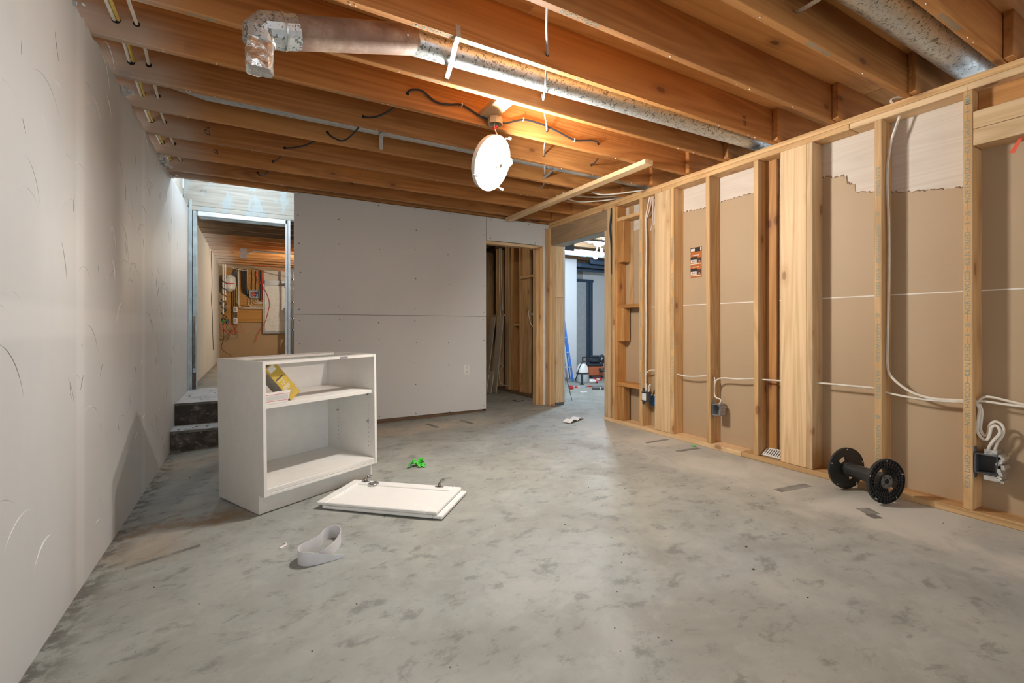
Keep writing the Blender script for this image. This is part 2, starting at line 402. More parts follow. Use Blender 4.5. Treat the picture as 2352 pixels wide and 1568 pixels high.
for a, b, wd in (((1.63,4.77),(1.67,4.53),.05), ((2.02,4.78),(2.05,4.50),.05), ((3.04,2.97),(3.31,2.96),.035), ((3.05,2.64),(3.30,2.62),.04),
                 ((2.88,1.70),(3.15,1.66),.055), ((2.98,1.225),(3.02,1.30),.075), ((2.925,1.225),(2.975,1.20),.06), ((-.234,2.80),(-.52,2.74),.03)):
    floor_quad('tape_residue', strip(a, b, wd), M_TAPE)

# ------------------------------------------------------------------ left wall with a torn, ragged top edge
wl = thing('wall_left', 'pale skim coated wall with trowel ridges and ragged top edge', 'wall', (-.65, 0, -.1), kind='structure')
poly = [(-2.6, -.2), (6.43, -.2)]
y = 6.43
rr = random.Random(3)
while y > -2.6:
    poly.append((y, 2.378+rr.uniform(-.012, .010)+(.02 if y > 5.0 else 0)))
    y -= rr.uniform(.012, .05)
poly.append((-2.6, 2.37))
bm = B(); add_prism(bm, poly, -.70, -.65, 0)
obj('plaster_face', bm, M_LEFT, wl)
# raised trowel ridges on the face: one joined part
bm = B(); rr = random.Random(11)
def arc_on_wall(cy, cz, rad, a0, a1, sq, r):
    n = 14; pts = []
    for k in range(n+1):
        a = a0+(a1-a0)*k/n
        pts.append((-.6505, cy+rad*math.cos(a), cz+rad*sq*math.sin(a)))
    add_tube(bm, pts, [max(.0004, r*math.sin(PI*min(max(k/n, .04), .96))) for k in range(n+1)], 4)
for k in range(90):
    cy = rr.uniform(1.2, 4.9); cz = rr.uniform(-.05, 2.2); a0 = rr.uniform(.1, 1.2)
    arc_on_wall(cy, cz, rr.uniform(.08, .22), a0, a0+rr.uniform(.7, 1.9), rr.uniform(.8, 1.8), rr.uniform(.0014, .0036))
o = obj('trowel_ridge', bm, flat('ridge_pale', (.66,.655,.64), .5), wl); o['kind'] = 'stuff'
bm = B()
for k in range(34):
    cy = rr.uniform(1.3, 4.9); cz = rr.uniform(-.05, 2.1); a0 = rr.uniform(.1, 1.2)
    arc_on_wall(cy, cz, rr.uniform(.10, .26), a0, a0+rr.uniform(.6, 1.7), rr.uniform(.8, 1.8), rr.uniform(.0012, .0024))
o = obj('trowel_groove', bm, flat('groove_grey', (.36,.355,.34), .6), wl); o['kind'] = 'stuff'
# dark gouges and scuffs
bm = B()
for k in range(46):
    cy = rr.uniform(1.2, 5.6); cz = rr.uniform(0, 2.3); l = rr.uniform(.01, .05); a = rr.uniform(.9, 2.2); wd = rr.uniform(.001, .004)
    dy, dz = math.cos(a)*l, math.sin(a)*l
    add_prism(bm, [(cy-dy, cz-dz), (cy-wd, cz+.002), (cy+dy, cz+dz), (cy+wd, cz-.002)], -.652, -.6494, 0)
o = obj('scuff_mark', bm, flat('scuff_grey', (.14,.135,.125), .7), wl); o['kind'] = 'stuff'
# torn paper crumbs on the top edge
bm = B()
for cy, s in ((3.33, .03), (4.55, .035), (4.66, .04), (4.75, .03), (2.5, .02), (5.05, .02)):
    for q in range(7):
        p = Vector((-.648+rr.uniform(0, .05), cy+rr.uniform(-.05, .05), 2.372+rr.uniform(-.02, .02)))
        e = s*rr.uniform(.3, .8)
        add_box(bm, p-Vector((e*.5, e*.7, e*.3)), p+Vector((e*.5, e*.7, e*.3)), M=Matrix.Translation(p) @ Euler((rr.random()*3, rr.random()*3, 0)).to_matrix().to_4x4() @ Matrix.Translation(-p))
o = obj('torn_paper', bm, M_LEFT, wl); o['kind'] = 'stuff'
wu = box('wall_utility_left', (-.75, 6.5, -.2), (-.65, 12.1, 2.385), M_CONCWALL); tag(wu, 'rough pale wall running back in the panel room', 'wall', kind='structure')

# ------------------------------------------------------------------ ceiling: plywood subfloor, joists, lapped joists, rim
JB, JT = 2.388, 2.623
ceil = thing('ceiling', 'open ceiling of orange fir joists under plywood subfloor', 'ceiling', (1.4, 2.4, JB), kind='structure')
JY = [-2.4, -2.0, -1.6, -1.2, -.8, -.4, 0, .41, .808, 1.201, 1.599, 1.995, 2.405, 2.796, 3.2, 3.6, 4.04, 4.48, 4.9]
joist = {}
for jy in JY:
    joist[jy] = lumber('joist', (-.80, jy, JB), (3.52, jy+.038, JT), 0, W_JOIST, ceil)
    lumber('lapped_joist', (3.325+random.uniform(-.012, .02), jy-.040, JB+.001), (8.3, jy-.002, JT), 0, W_JOIST, ceil)
lumber('rim_board', (-.86, -2.6, JB-.02), (-.80, 5.155, JT), 1, W_ORANGE, ceil)
yy = -2.6
while yy < 5.1:                                     # plywood sheets laid along x, seams at 1.22 m
    y1 = min(yy+1.216, 5.16)
    for x0, x1 in ((-.86, 1.22), (1.224, 3.66), (3.664, 8.4)):
        lumber('subfloor_sheet', (x0, yy, JT), (x1, y1, JT+.018), 0, W_PLY, ceil)
    yy += 1.22
lumber('ledger', (.30, 5.045, JB-.004), (3.36, 5.083, JB+.05), 0, W_JOIST, ceil)
lumber('end_joist', (-.80, 5.12, JB), (3.5, 5.158, JT), 0, W_JOIST, ceil)
HOLES = []
def hole(x, jy, z, r=.011):
    lathe('drilled_hole', [(r, 0), (r, .0008), (0.0, .0009)], M_BLACK, joist[jy], 10, Matrix.Translation((x, jy-.0006, z)) @ Matrix.Rotation(PI/2, 4, 'X'))
# grade stamps on the lower joist edges and marker figures on the faces
def R3(x, y, z): return Matrix((x, y, z)).transposed().to_4x4()
for jy, x, s in ((1.995, .62, 'NORTHWOOD'), (1.599, 1.15, 'NORTHWOOD'), (1.995, 1.22, 'NORTHWOOD'), (2.405, .75, 'NORTHWOOD'), (1.201, 2.3, 'NORTHWOOD'), (2.405, 1.3, 'NORTHWOOD'), (.808, 2.6, 'NORTHWOOD'), (2.796, .4, 'NORTHWOOD'), (2.405, -.25, 'WOOD')):
    text('grade_stamp', s, .03, M_INK, Matrix.Translation((x, jy+.019, JB-.0004)) @ R3((1,0,0), (0,-1,0), (0,0,-1)), joist[jy])
for jy, x, z, s in ((4.04, -.30, 2.50, 'N7'), (4.48, -.27, 2.49, 'M'), (1.995, 2.98, 2.50, 'E'), (1.995, 2.99, 2.47, 'M')):
    text('marker_figure', s, .05, M_PEN, Matrix.Translation((x, jy-.0004, z)) @ R3((0,0,-1), (1,0,0), (0,-1,0)), joist[jy])
# nail tips and staples poking from the joist edges
bm = B(); rr = random.Random(5)
for jy in JY[8:]:
    for k in range(9):
        x = rr.uniform(-.4, 3.2); add_box(bm, (x-.0025, jy+.017, JB-.004), (x+.0025, jy+.021, JB+.002))
o = obj('nail_tip', bm, M_SEAM, ceil); o['kind'] = 'stuff'

# ------------------------------------------------------------------ right stud wall
XR, XB = 3.376, 3.51
wr = thing('wall_right', 'open stud wall with brown paper drywall backs between the studs', 'wall', (XR, 1.5, 0), kind='structure')
PT = 2.312
lumber('top_plate', (XR, -2.6, 2.350), (XB, 5.0, JB-.001), 1, W_STUD, wr)
lumber('top_plate', (XR, -2.6, PT), (XB, 1.52, 2.349), 1, W_STUD_LT, wr)
lumber('top_plate', (XR, 1.524, PT), (XB, 3.1, 2.349), 1, W_STUD, wr)
lumber('top_plate', (XR, 3.104, PT), (XB, 5.0, 2.349), 1, W_STUD, wr)
lumber('bottom_plate', (XR-.004, -2.6, 0), (XB, 2.28, .038), 1, W_STUD, wr)
lumber('bottom_plate', (XR-.004, 2.283, 0), (XB, 3.918, .038), 1, W_STUD_LT, wr)
def stud(y0, mat=W_STUD, y1=None, z0=.038, z1=PT, x0=XR, x1=XB, tilt=None, name='stud'):
    return lumber(name, (x0, y0, z0), (x1, (y1 or y0+.038), z1), 2, mat, wr, tilt=tilt)
S7 = stud(.936, W_STUD); S6 = stud(1.347, W_STUD); S5 = stud(1.749, W_STUD_LT); S4 = stud(2.143, W_STUD)
S3 = stud(2.570, W_STUD, tilt=Matrix.Rotation(math.radians(-.25), 3, 'X')); S2 = stud(2.956, W_STUD); S1 = stud(3.350, W_STUD)
for yq in (.53, .12, -.28, -.68, -1.08, -1.5, -1.9, -2.3): stud(yq)
stud(3.752); stud(3.713, W_ORANGE); KING = stud(3.820, W_STUD_LT, 3.866); stud(3.872, W_STUD_LT, 3.915, z1=2.085)
# blocks in the narrow bay next to the opening
for z0, z1 in ((2.150, 2.188), (1.228, 1.262), (.400, .442)):
    lumber('block', (XR+.002, 3.388, z0), (XB-.01, 3.713, z1), 1, W_ORANGE if z0 < 2 else W_STUD, wr)
for z0, z1, e in ((1.712, 2.150, 0), (.877, 1.228, .0), (.038, .400, 0)):
    lumber('filler_block', (XR+.012, 3.628, z0), (XB-.03, 3.713, z1), 2, W_ORANGE, wr)
lumber('backer_strip', (XB-.018, 3.39, .04), (XB-.004, 3.475, PT), 2, W_ORANGE, wr)
lumber('backer_strip', (XB-.018, 3.60, 1.25), (XB-.004, 3.66, PT), 2, W_STUD, wr)
# broad flat boards between studs
lumber('flat_board', (XR-.002, 2.995, .04), (XR+.036, 3.182, PT), 2, W_STUD_LT, wr)
lumber('flat_board', (XR-.002, 1.788, .04), (XR+.036, 1.970, PT), 2, W_STUD_LT, wr)
lumber('backer_strip', (XB-.03, 2.06, .04), (XB-.004, 2.143, PT), 2, W_ORANGE, wr)
# doubled header over the nearest bay
lumber('header', (XR+.002, .05, 2.094), (XB, .935, 2.188), 1, W_STUD_LT, wr); lumber('header', (XR+.002, .05, 2.004), (XB, .935, 2.092), 1, W_STUD_LT, wr)
lumber('header_filler', (XB-.06, .05, 2.19), (XB-.02, .935, PT), 1, W_ORANGE, wr)
# sheets behind: pale plywood at the top, brown paper below with a torn top edge
lumber('plywood_strip', (XB+.001, -2.6, 1.70), (XB+.012, 3.9, JB), 1, W_PLYW, wr)
torn = [(3.9,2.03),(3.2,2.06),(2.94,2.099),(2.72,2.086),(2.55,2.105),(2.27,2.107),(2.1,2.026),(1.74,2.083),(1.60,2.05),(1.595,2.0),(1.55,1.985),(1.547,1.933),(1.436,1.90),(1.23,1.853),(1.01,1.821),(.9,2.2),(-2.6,2.25)]
edge = []; rr = random.Random(9)
for (a, za), (b, zb) in zip(torn, torn[1:]):
    n = max(1, int(abs(a-b)/.012))
    for k in range(n):
        edge.append((a+(b-a)*k/n, za+(zb-za)*k/n+(rr.uniform(-.005, .005) if a < 3.8 else 0)))
edge.append(torn[-1])
prism('paper_backed_sheet', [(-2.6, 1.2325), (3.9, 1.2325)]+edge, XB-.003, XB+.0005, 0, M_PAPER, wr)
box('paper_backed_sheet', (XB-.003, -2.6, 0), (XB+.0005, 3.9, 1.2275), M_PAPER, wr)
box('drywall_joint', (XB-.0045, -2.6, 1.2265), (XB-.0005, 3.9, 1.2335), M_SEAM, wr)
bm = B(); rr = random.Random(21)                           # dark frayed fibres along the tear
for (a, za), (b, zb) in zip(edge, edge[1:]):
    if .95 < a < 3.2 and rr.random() < .8:
        h = rr.uniform(.001, .006)*(2.2 if 2.55 < a < 3 or 1.55 < a < 1.75 else 1)
        add_prism(bm, [(a, za-.003), (b, zb-.003), (b+.001, zb+.002), ((a+b)/2, za+h), (a-.001, za+.002)], XB-.004, XB+.0006, 0)
o = obj('torn_paper_edge', bm, flat('torn_paper_brown', (.30,.19,.12), .9, vary=.3), wr); o['kind'] = 'stuff'
box('far_side_drywall', (XB+.012, -2.6, 0), (XB+.025, 3.9, JB), M_WHITEWALL, wr)
# header and far post of the wide opening
lumber('opening_header', (XR, 3.866, 2.085), (XR+.02, 4.952, PT-.001), 1, W_GREY, wr)
lumber('opening_header_back', (XR+.021, 3.866, 2.085), (3.575, 5.06, PT-.001), 1, W_HDR, wr)
lumber('post', (3.352, 4.952, 0), (3.438, 5.055, PT), 2, W_STUD, wr)
lumber('post_board', (3.440, 4.945, 1.414), (3.578, 5.0, 2.084), 2, W_STUD_LT, wr); lumber('post_board', (3.440, 4.945, .035), (3.578, 5.0, 1.411), 2, W_STUD_LT, wr)
box('post_foot', (3.445, 4.95, 0), (3.574, 5.0, .034), M_DKGREY, wr)
# grade stamps
def stamp(s, y, z, up, size, st):
    M = Matrix.Translation((XR-.0006, y, z)) @ (R3((0,0,1), (0,1,0), (-1,0,0)) if up else R3((0,0,-1), (0,-1,0), (-1,0,0)))
    text('grade_stamp', s, size, M_INK, M, st, align='CENTER')
def stamp_line(y, z0, z1, st):
    box('grade_stamp_line', (XR-.0006, y-.001, z0), (XR+.0002, y+.001, z1), M_INK, st)
for z in (.245, .85, 1.455, 2.06):
    stamp('KILN DRIED', .955, z, True, .034, S7); stamp_line(.955, z+.09, z+.12, S7); stamp('8', .955, z+.135, True, .026, S7)
    stamp_line(.955, z+.15, z+.17, S7); stamp('(8)', .955, z+.188, True, .026, S7); stamp_line(.955, z+.21, z+.27, S7)
    stamp_line(.955, z+.475, z+.515, S7)
for z in (.62, 1.225, 1.83): stamp('NORTHWOOD', .955, z-.01, True, .034, S7)
for z in (2.26,): stamp('NO', .955, z, True, .034, S7)
for z in (1.93, 1.30, .67): stamp('KILN DRIED', 1.366, z, False, .034, S6); stamp_line(1.366, z-.13, z-.09, S6); stamp('(8)', 1.366, z-.2, False, .026, S6); stamp_line(1.366, z-.31, z-.23, S6)
for z in (1.54, .93, .30): stamp('NORTHWOOD', 1.366, z, False, .034, S6); stamp_line(1.366, z-.13, z-.1, S6)
for y_, st, zs in ((2.975, S2, (1.75, 1.2, .65)), (3.369, S1, (2.0, 1.4, .8))):
    for z in zs: stamp('NORTHWOOD', y_, z, False, .030, st); stamp('KILN DRIED', y_, z-.3, False, .030, st)
# printed product sticker on the brown paper
stk = thing('printed_sticker', 'orange and black printed sticker on the brown paper between studs', 'sticker', (XB-.004, 2.811, 1.48))
def stq(name, y0, y1, z0, z1, mat, d=.0): return box(name, (XB-.0048-d, y0, z0), (XB-.0036-d, y1, z1), mat, stk)
M_STO = flat('sticker_orange', (.46,.14,.03), .4); M_STK = flat('sticker_black', (.03,.028,.027), .4); M_STW = flat('sticker_white', (.70,.66,.6), .4); M_STB = flat('sticker_brown', (.10,.05,.03), .4)
stq('sheet', 2.752, 2.872, 1.478, 1.752, M_STO)
stq('black_band', 2.752, 2.872, 1.712, 1.750, M_STK, .0006); stq('white_box', 2.826, 2.868, 1.718, 1.742, M_STW, .0010); stq('white_box', 2.755, 2.768, 1.716, 1.748, M_STW, .0010)
for z in (1.612, 1.505):
    stq('black_band', 2.802, 2.872, z+.028, z+.055, M_STK, .0006); stq('picture', 2.756, 2.806, z+.002, z+.045, M_STB, .0006); stq('white_box', 2.806, 2.868, z, z+.027, M_STW, .0010)
    stq('white_line', 2.756, 2.872, z-.014, z-.007, M_STW, .0008); stq('white_line', 2.78, 2.848, z+.065, z+.071, M_STW, .0008); stq('picture_highlight', 2.768, 2.786, z+.006, z+.014, M_STW, .0009)
    text('size_print', '8x2', .024, M_STK, Matrix.Translation((XB-.0062, 2.837, z+.0135)) @ R3((0,-1,0), (0,0,1), (-1,0,0)), stk, align='CENTER')

# ------------------------------------------------------------------ end wall: drywall sheets on studs, a doorway at its right end
YE = 5.06
we = thing('wall_end', 'unpainted drywall end wall with visible seams and screws', 'wall', (1.4, YE, 0), kind='structure')
def sheet(x0, x1, z0, z1, name='drywall_sheet'):
    bm = B(); add_box(bm, (x0, YE, z0), (x1, YE+.0127, z1), .0015)
    return obj(name, bm, M_DRY, we)
sheet(.352, 2.487, .022, 1.1535); sheet(.352, 2.487, 1.1575, 2.376); sheet(2.491, 3.424, 2.092, 2.376); sheet(3.322, 3.424, .004, 2.088).data.materials[0] = M_JAMBW
box('sheet_gap', (.36, YE+.006, 1.15), (2.48, YE+.0126, 1.16), M_DKGREY, we)
lumber('bottom_plate', (.36, YE+.013, -.03), (2.49, YE+.10, .03), 0, W_DARK, we); lumber('top_plate', (.36, YE+.013, 2.31), (3.42, YE+.10, 2.385), 0, W_STUD, we)
for x in (.36, .77, 1.17, 1.58, 1.98, 2.44): lumber('stud', (x, YE+.013, .03), (x+.038, YE+.10, 2.31), 2, W_STUD, we)
lumber('door_jamb', (3.278, YE+.002, .0), (3.320, YE+.11, 2.064), 2, W_STUD, we)
lumber('door_jamb', (3.235, YE+.03, .0), (3.276, YE+.12, 2.05), 2, W_STUD, we)
lumber('door_header', (2.45, YE+.003, 2.052), (3.322, YE+.11, 2.089), 0, W_STUD_LT, we)
lumber('door_jamb', (2.445, YE+.013, .0), (2.486, YE+.11, 2.05), 2, W_STUD, we)
box('torn_paper_edge', (2.55, YE-.001, 2.086), (3.2, YE+.004, 2.094), M_DKGREY, we)
box('white_corner_bead', (3.322, YE-.003, .004), (3.345, YE, 2.08), M_JAMBW, we); box('white_corner_bead', (3.40, YE-.003, .004), (3.424, YE, 2.08), M_JAMBW, we)
box('cut_notch', (3.355, YE-.0008, 2.285), (3.41, YE+.002, 2.325), flat('notch_grey', (.33,.28,.22), .8), we)
bm = B(); rr = random.Random(2)                            # dark screw dimples
for x in (.40, .775, 1.185, 1.6, 2.0, 2.455):
    for z in (.06, .35, .60, .87, 1.09, 1.21, 1.55, 1.88, 2.15, 2.345):
        if rr.random() < .86: add_lathe(bm, [(.0055, 0), (.0055, .0006)], 8, Matrix.Translation((x+rr.uniform(-.012, .012), YE-.0002, z+rr.uniform(-.03, .03))) @ Matrix.Rotation(PI/2, 4, 'X'))
for x, z in ((2.55, 2.12), (2.9, 2.12), (3.2, 2.12), (3.4, 2.12), (3.38, 1.5), (3.38, .7), (2.55, 2.35), (3.1, 2.35)):
    add_lathe(bm, [(.0055, 0), (.0055, .0006)], 8, Matrix.Translation((x, YE-.0002, z)) @ Matrix.Rotation(PI/2, 4, 'X'))
o = obj('screw_head', bm, flat('screw_dark', (.06,.055,.05), .5), we); o['kind'] = 'stuff'

# ------------------------------------------------------------------ stair alcove: steps, landing, side partition, doorway wall
st = thing('floor_steps', 'two concrete steps with black mastic risers by the left wall', 'steps', (-.1, 5.06, -.1), kind='structure')
box('tread_slab', (-.65, 5.066, -.11), (.46, 5.5, .092), M_TREAD, st, .004); box('riser', (-.649, 5.055, -.10), (.46, 5.066, .074), M_RISER, st); box('nosing', (-.648, 5.052, .072), (.46, 5.068, .093), flat('step_nosing_grey', (.17,.17,.165), .8, vary=.35), st)
box('landing_slab', (-.65, 5.36, -.11), (.46, 6.56, .300), M_TREAD, st, .004); box('riser', (-.649, 5.349, .093), (.46, 5.36, .282), M_RISER, st); box('nosing', (-.648, 5.346, .280), (.46, 5.362, .301), bpy.data.materials['step_nosing_grey'], st)
bm = B(); rr = random.Random(31)
for k in range(26):
    if rr.random() < .5: p = Vector((rr.uniform(-.63, -.1), 5.054, rr.uniform(-.08, .08)))
    else: p = Vector((rr.uniform(-.62, -.1), 5.348, rr.uniform(.11, .29)))
    e = rr.uniform(.002, .009); add_box(bm, p-Vector((e, .003, e*.5)), p+Vector((e, .003, e*.5)))
for k in range(40):
    f = rr.random() < .5; p = Vector((rr.uniform(-.62, 0), rr.uniform(5.08, 5.33) if f else rr.uniform(5.4, 6.2), .094 if f else .301)); e = rr.uniform(.003, .010)
    add_box(bm, p-Vector((e, e, .001)), p+Vector((e, e*.6, .004)))
o = obj('debris', bm, flat('debris_grey', (.34,.33,.30), .8, vary=.5, sc=60), st); o['kind'] = 'stuff'
pa = box('wall_stair_partition', (.46, 5.165, -.1), (.54, 6.43, 3.05), M_WHITEWALL); tag(pa, 'side partition of the stair alcove', 'wall', kind='structure')
pb = box('ceiling_stair', (-.8, 5.16, 3.05), (.6, 6.6, 3.1), M_WHITEWALL); tag(pb, 'high ceiling above the stair landing', 'ceiling', kind='structure')
pc = box('wall_stair_upper', (-.76, 5.16, 2.36), (-.705, 6.43, 3.05), flat('beige_panel', (.50,.46,.40), .7)); tag(pc, 'upper left wall of the stair alcove', 'wall', kind='structure')
YD = 6.43
wd = thing('wall_stairs', 'framed doorway wall at the top of the landing with painted header', 'wall', (-.1, YD, .3), kind='structure')
box('upper_fill', (-.76, YD+.012, 2.79), (.8, YD+.06, 3.06), M_WHITEWALL, wd); lumber('header_beam', (-.70, YD, 2.43), (.80, YD+.04, 2.74), 0, W_HDR, wd); lumber('header_plate', (-.70, YD+.001, 2.742), (.8, YD+.09, 2.79), 0, W_HDR, wd)
lumber('header_trim', (-.63, YD-.006, 2.375), (.8, YD+.10, 2.428), 0, W_HDR, wd)
box('head_casing', (-.565, YD-.010, 2.318), (.37, YD+.11, 2.372), M_JAMBW, wd, .004); box('head_stop', (-.55, YD+.04, 2.298), (.35, YD+.09, 2.318), M_BLUEPAINT, wd)
box('jamb', (-.648, YD-.012, .30), (-.618, YD+.10, 2.50), M_BLUEPAINT, wd, .003); box('jamb', (-.612, YD-.004, .30), (-.575, YD+.11, 2.372), M_BLUEPAINT, wd, .003)
box('jamb_stain', (-.607, YD-.0055, .55), (-.585, YD-.004, 1.15), flat('jamb_stain_brown', (.22,.16,.11), .7, vary=.5, sc=5), wd); box('jamb_stain', (-.606, YD-.0055, .31), (-.58, YD-.004, .50), flat('jamb_stain_rust', (.15,.07,.05), .7, vary=.3), wd)
box('jamb', (.350, YD-.010, .30), (.376, YD+.11, 2.375), M_JAMBW, wd, .003); box('jamb', (.380, YD+.0, .30), (.408, YD+.11, 2.375), M_JAMBW, wd, .003)
# ------------------------------------------------------------------ panel room beyond the stairs
fu = box('floor_utility', (-.75, 6.565, .1), (3.0, 12.1, .30), M_CONC); tag(fu, 'raised concrete floor of the panel room', 'floor', kind='structure')
cu_ = thing('ceiling_utility', 'joists of the panel room seen through the stair doorway', 'ceiling', (.5, 9, JB), kind='structure')
yj = 6.75; kk = 0
while yj < 11.9:
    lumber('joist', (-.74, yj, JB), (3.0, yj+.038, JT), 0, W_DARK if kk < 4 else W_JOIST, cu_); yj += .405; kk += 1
lumber('subfloor_sheet', (-.8, 6.5, JT), (3.0, 9.2, JT+.018), 0, W_PLY, cu_); lumber('subfloor_sheet', (-.8, 9.204, JT), (3.0, 12.15, JT+.018), 0, W_PLY, cu_)
wub = thing('wall_utility_back', 'brown concrete back wall with plywood board in the panel room', 'wall', (.4, 12.0, .3), kind='structure')
box('concrete_face', (-.75, 12.02, .1), (3.0, 12.12, JT), M_BROWNWALL, wub)
lumber('plywood_board', (-.58, 11.995, 1.13), (.20, 12.018, 2.33), 0, W_UTIL, wub); lumber('plywood_board', (.203, 11.995, 1.9), (1.5, 12.018, 2.33), 0, W_PLYW, wub)
wur = box('wall_utility_right', (2.95, 6.5, .1), (3.05, 12.1, JT), M_CONCWALL); tag(wur, 'right wall of the panel room', 'wall', kind='structure')
wuf = box('wall_utility_front', (.55, 6.56, .1), (2.2, 6.6, JT), M_CONCWALL); tag(wuf, 'front partition of the panel room', 'wall', kind='structure')
p = thing('breaker_panel', 'white electrical breaker panel on the panel room back wall', 'electrical panel', (.45, 11.99, .87))
box('cabinet_box', (.185, 11.95, .87), (.72, 11.995, 2.02), M_GREYMET, p, .004); box('trim_cover', (.225, 11.935, .93), (.66, 11.95, 1.98), M_PANEL, p, .004)
box('door', (.335, 11.930, 1.05), (.54, 11.936, 1.80), M_PANEL, p, .002); box('top_bracket', (.225, 11.94, 1.985), (.66, 11.97, 2.10), M_GREYMET, p, .003)
for x, z in ((.25, .96), (.63, .96), (.25, 1.95), (.63, 1.95), (.25, 1.45), (.63, 1.45)): lathe('screw', [(.009, 0), (.006, .004), (0, .004)], M_DKGREY, p, 8, Matrix.Translation((x, 11.935, z)) @ Matrix.Rotation(PI/2, 4, 'X'))
jb = thing('junction_box', 'open grey junction box with colored wires on the plywood', 'junction box', (-.02, 11.98, 1.68))
bm = B(); 
for lo, hi in (((-.10, 11.93, 1.68), (-.088, 11.99, 1.87)), ((.088, 11.93, 1.68), (.10, 11.99, 1.87)), ((-.10, 11.93, 1.68), (.10, 11.99, 1.692)), ((-.10, 11.93, 1.858), (.10, 11.99, 1.87)), ((-.10, 11.985, 1.68), (.10, 11.99, 1.87))): add_box(bm, lo, hi)
for v in bm.verts: v.co.x += .02
obj('box', bm, M_GREYMET, jb)
rr = random.Random(4)
for mm in (M_RED, M_BLUE, M_BLACKPL, M_CABLE, M_RED, M_BLUE):
    pts = [(.02+rr.uniform(-.07, .07), 11.95+rr.uniform(-.01, .02), rr.uniform(1.71, 1.84)) for _ in range(5)]; tube('wire', pts, .006, mm, jb, 6, 4)
def run(name, pts, r, mat, label, cat='cable', group=None, sm=5, seg=6):
    return tag(tube(name, pts, r, mat, None, seg, sm), label, cat, group)
YW = 11.975
G1 = 'cables stapled down the panel room plywood'
for i, x in enumerate((-.235, -.205, -.175, -.150)):
    run('black_cable', [(x, YW, 2.32), (x+.005, YW, 2.0), (x+.01, YW, 1.86), (x+.04, YW, 1.78-.02*i), (-.10, YW, 1.76-.02*i), (-.085, YW, 1.76-.02*i)], .010, M_CABLE_K, ('outermost', 'second', 'third', 'innermost')[i]+' black cable bending into the left of the open junction box', group=G1)
for x in (-.035, .045): run('black_cable', [(x, YW, 2.32), (x+.004, YW, 2.1), (x-.004, YW, 1.95), (x, YW, 1.86)], .009, M_CABLE_K, ('left' if x < 0 else 'right')+' of two straight black cables dropping into the junction box', group=G1)
for i, x in enumerate((-.305, -.29, -.12, -.335)):
    zb = 1.44+.025*i; run('white_cable', [(x, YW, 2.32), (x+.006, YW, 1.9), (x+.012, YW, 1.6), (x+.03, YW-.02, zb+.03), (x+.09, YW-.02, zb), (.05, YW-.02, zb), (.185, YW-.02, zb)], .008, M_CABLE if i != 3 else M_CABLE_Y, ('lowest white cable sweeping into the left side of the breaker panel', 'second lowest white cable sweeping into the breaker panel', 'white cable left of the junction box sweeping into the breaker panel', 'yellowish cable sweeping into the left side of the breaker panel')[i], group='white cables into the breaker panel')
for i, x in enumerate((-.045, -.01, .03, .06)):
    zb = 1.52+.035*i; run('white_cable', [(x, YW, 1.68), (x, YW, zb+.05), (x+.02, YW, zb+.01), (x+.06, YW, zb), (.185, YW, zb)], .007, M_CABLE, ('lowest', 'second lowest', 'third', 'uppermost')[i]+' short white cable from junction box to breaker panel', group='white cables below the junction box')
for x, dx in ((-.375, 0), (-.335, .02), (-.415, .05)):
    run('dark_conduit_cable', [(x+dx*2, YW, 2.34), (x+.01, YW, 2.2), (x+.0, YW, 1.7), (x+.005, YW, 1.2)], .010, M_CABLE_K if dx else M_DKGREY, {-.375: 'long grey cable holding the small white boxes on the panel room wall', -.335: 'long black cable right of the small white boxes', -.415: 'long black cable left of the small white boxes'}[x], group='long dark cables on the panel room wall')
for x, mm in ((.115, M_RED), (.14, M_BLACKPL), (.165, M_RED), (.125, M_BLACKPL)):
    run('service_cable', [(x, YW, 2.32), (x+.006, YW, 2.0), (x-.002, YW, 1.8), (x, YW, 1.62)], .010, mm, {.115: 'red cable furthest left beside the breaker panel', .14: 'black cable between the red ones beside the breaker panel', .165: 'red cable touching the breaker panel top left', .125: 'black cable next to the left red one beside the panel'}[x], group='cables beside the breaker panel')
run('red_cable', [(.10, 11.94, 2.36), (.05, 11.93, 2.2), (.12, 11.92, 2.05), (.24, 11.92, 1.85), (.32, 11.915, 1.6), (.30, 11.915, 1.4), (.22, 11.92, 1.1), (.10, 11.93, .9), (.03, 11.96, .66)], .006, M_RED, 'thin red cable hanging loosely across the breaker panel')
run('orange_cable', [(.0, 11.4, 2.36), (.3, 11.3, 2.34), (.6, 11.3, 2.25), (.9, 11.4, 2.2)], .007, M_ORANGEW, 'orange cable drooping under the panel room joists')
run('white_cable', [(-.42, 11.9, 2.34), (-.3, 11.85, 2.30), (-.1, 11.85, 2.28), (.08, 11.9, 2.30)], .007, M_CABLE, 'white cable drooping along the top of the plywood')
for x, z in ((-.35, 1.35), (-.35, 1.10)):
    q = thing('wall_box', 'small white electrical box on dark cables, %s one' % ('upper' if z > 1.2 else 'lower'), 'electrical box', (x, 11.98, z)); box('body', (x-.04, 11.93, z), (x+.04, 11.99, z+.13), M_WHITEPL, q, .005); box('socket', (x-.018, 11.926, z+.025), (x+.018, 11.931, z+.105), M_GREYMET, q, .002)
tk = thing('pressure_tank', 'white round pressure tank in the panel room corner', 'tank', (-.50, 11.85, 1.82)); lathe('vessel', [(0, 1.80), (.05, 1.81), (.11, 1.86), (.125, 1.95), (.125, 2.05), (.11, 2.12), (.05, 2.17), (0, 2.18)], M_WHITEPL, tk, 20, Matrix.Translation((-.46, 11.84, 0))); box('red_stripe', (-.56, 11.712, 1.955), (-.36, 11.73, 1.98), M_RED, tk)
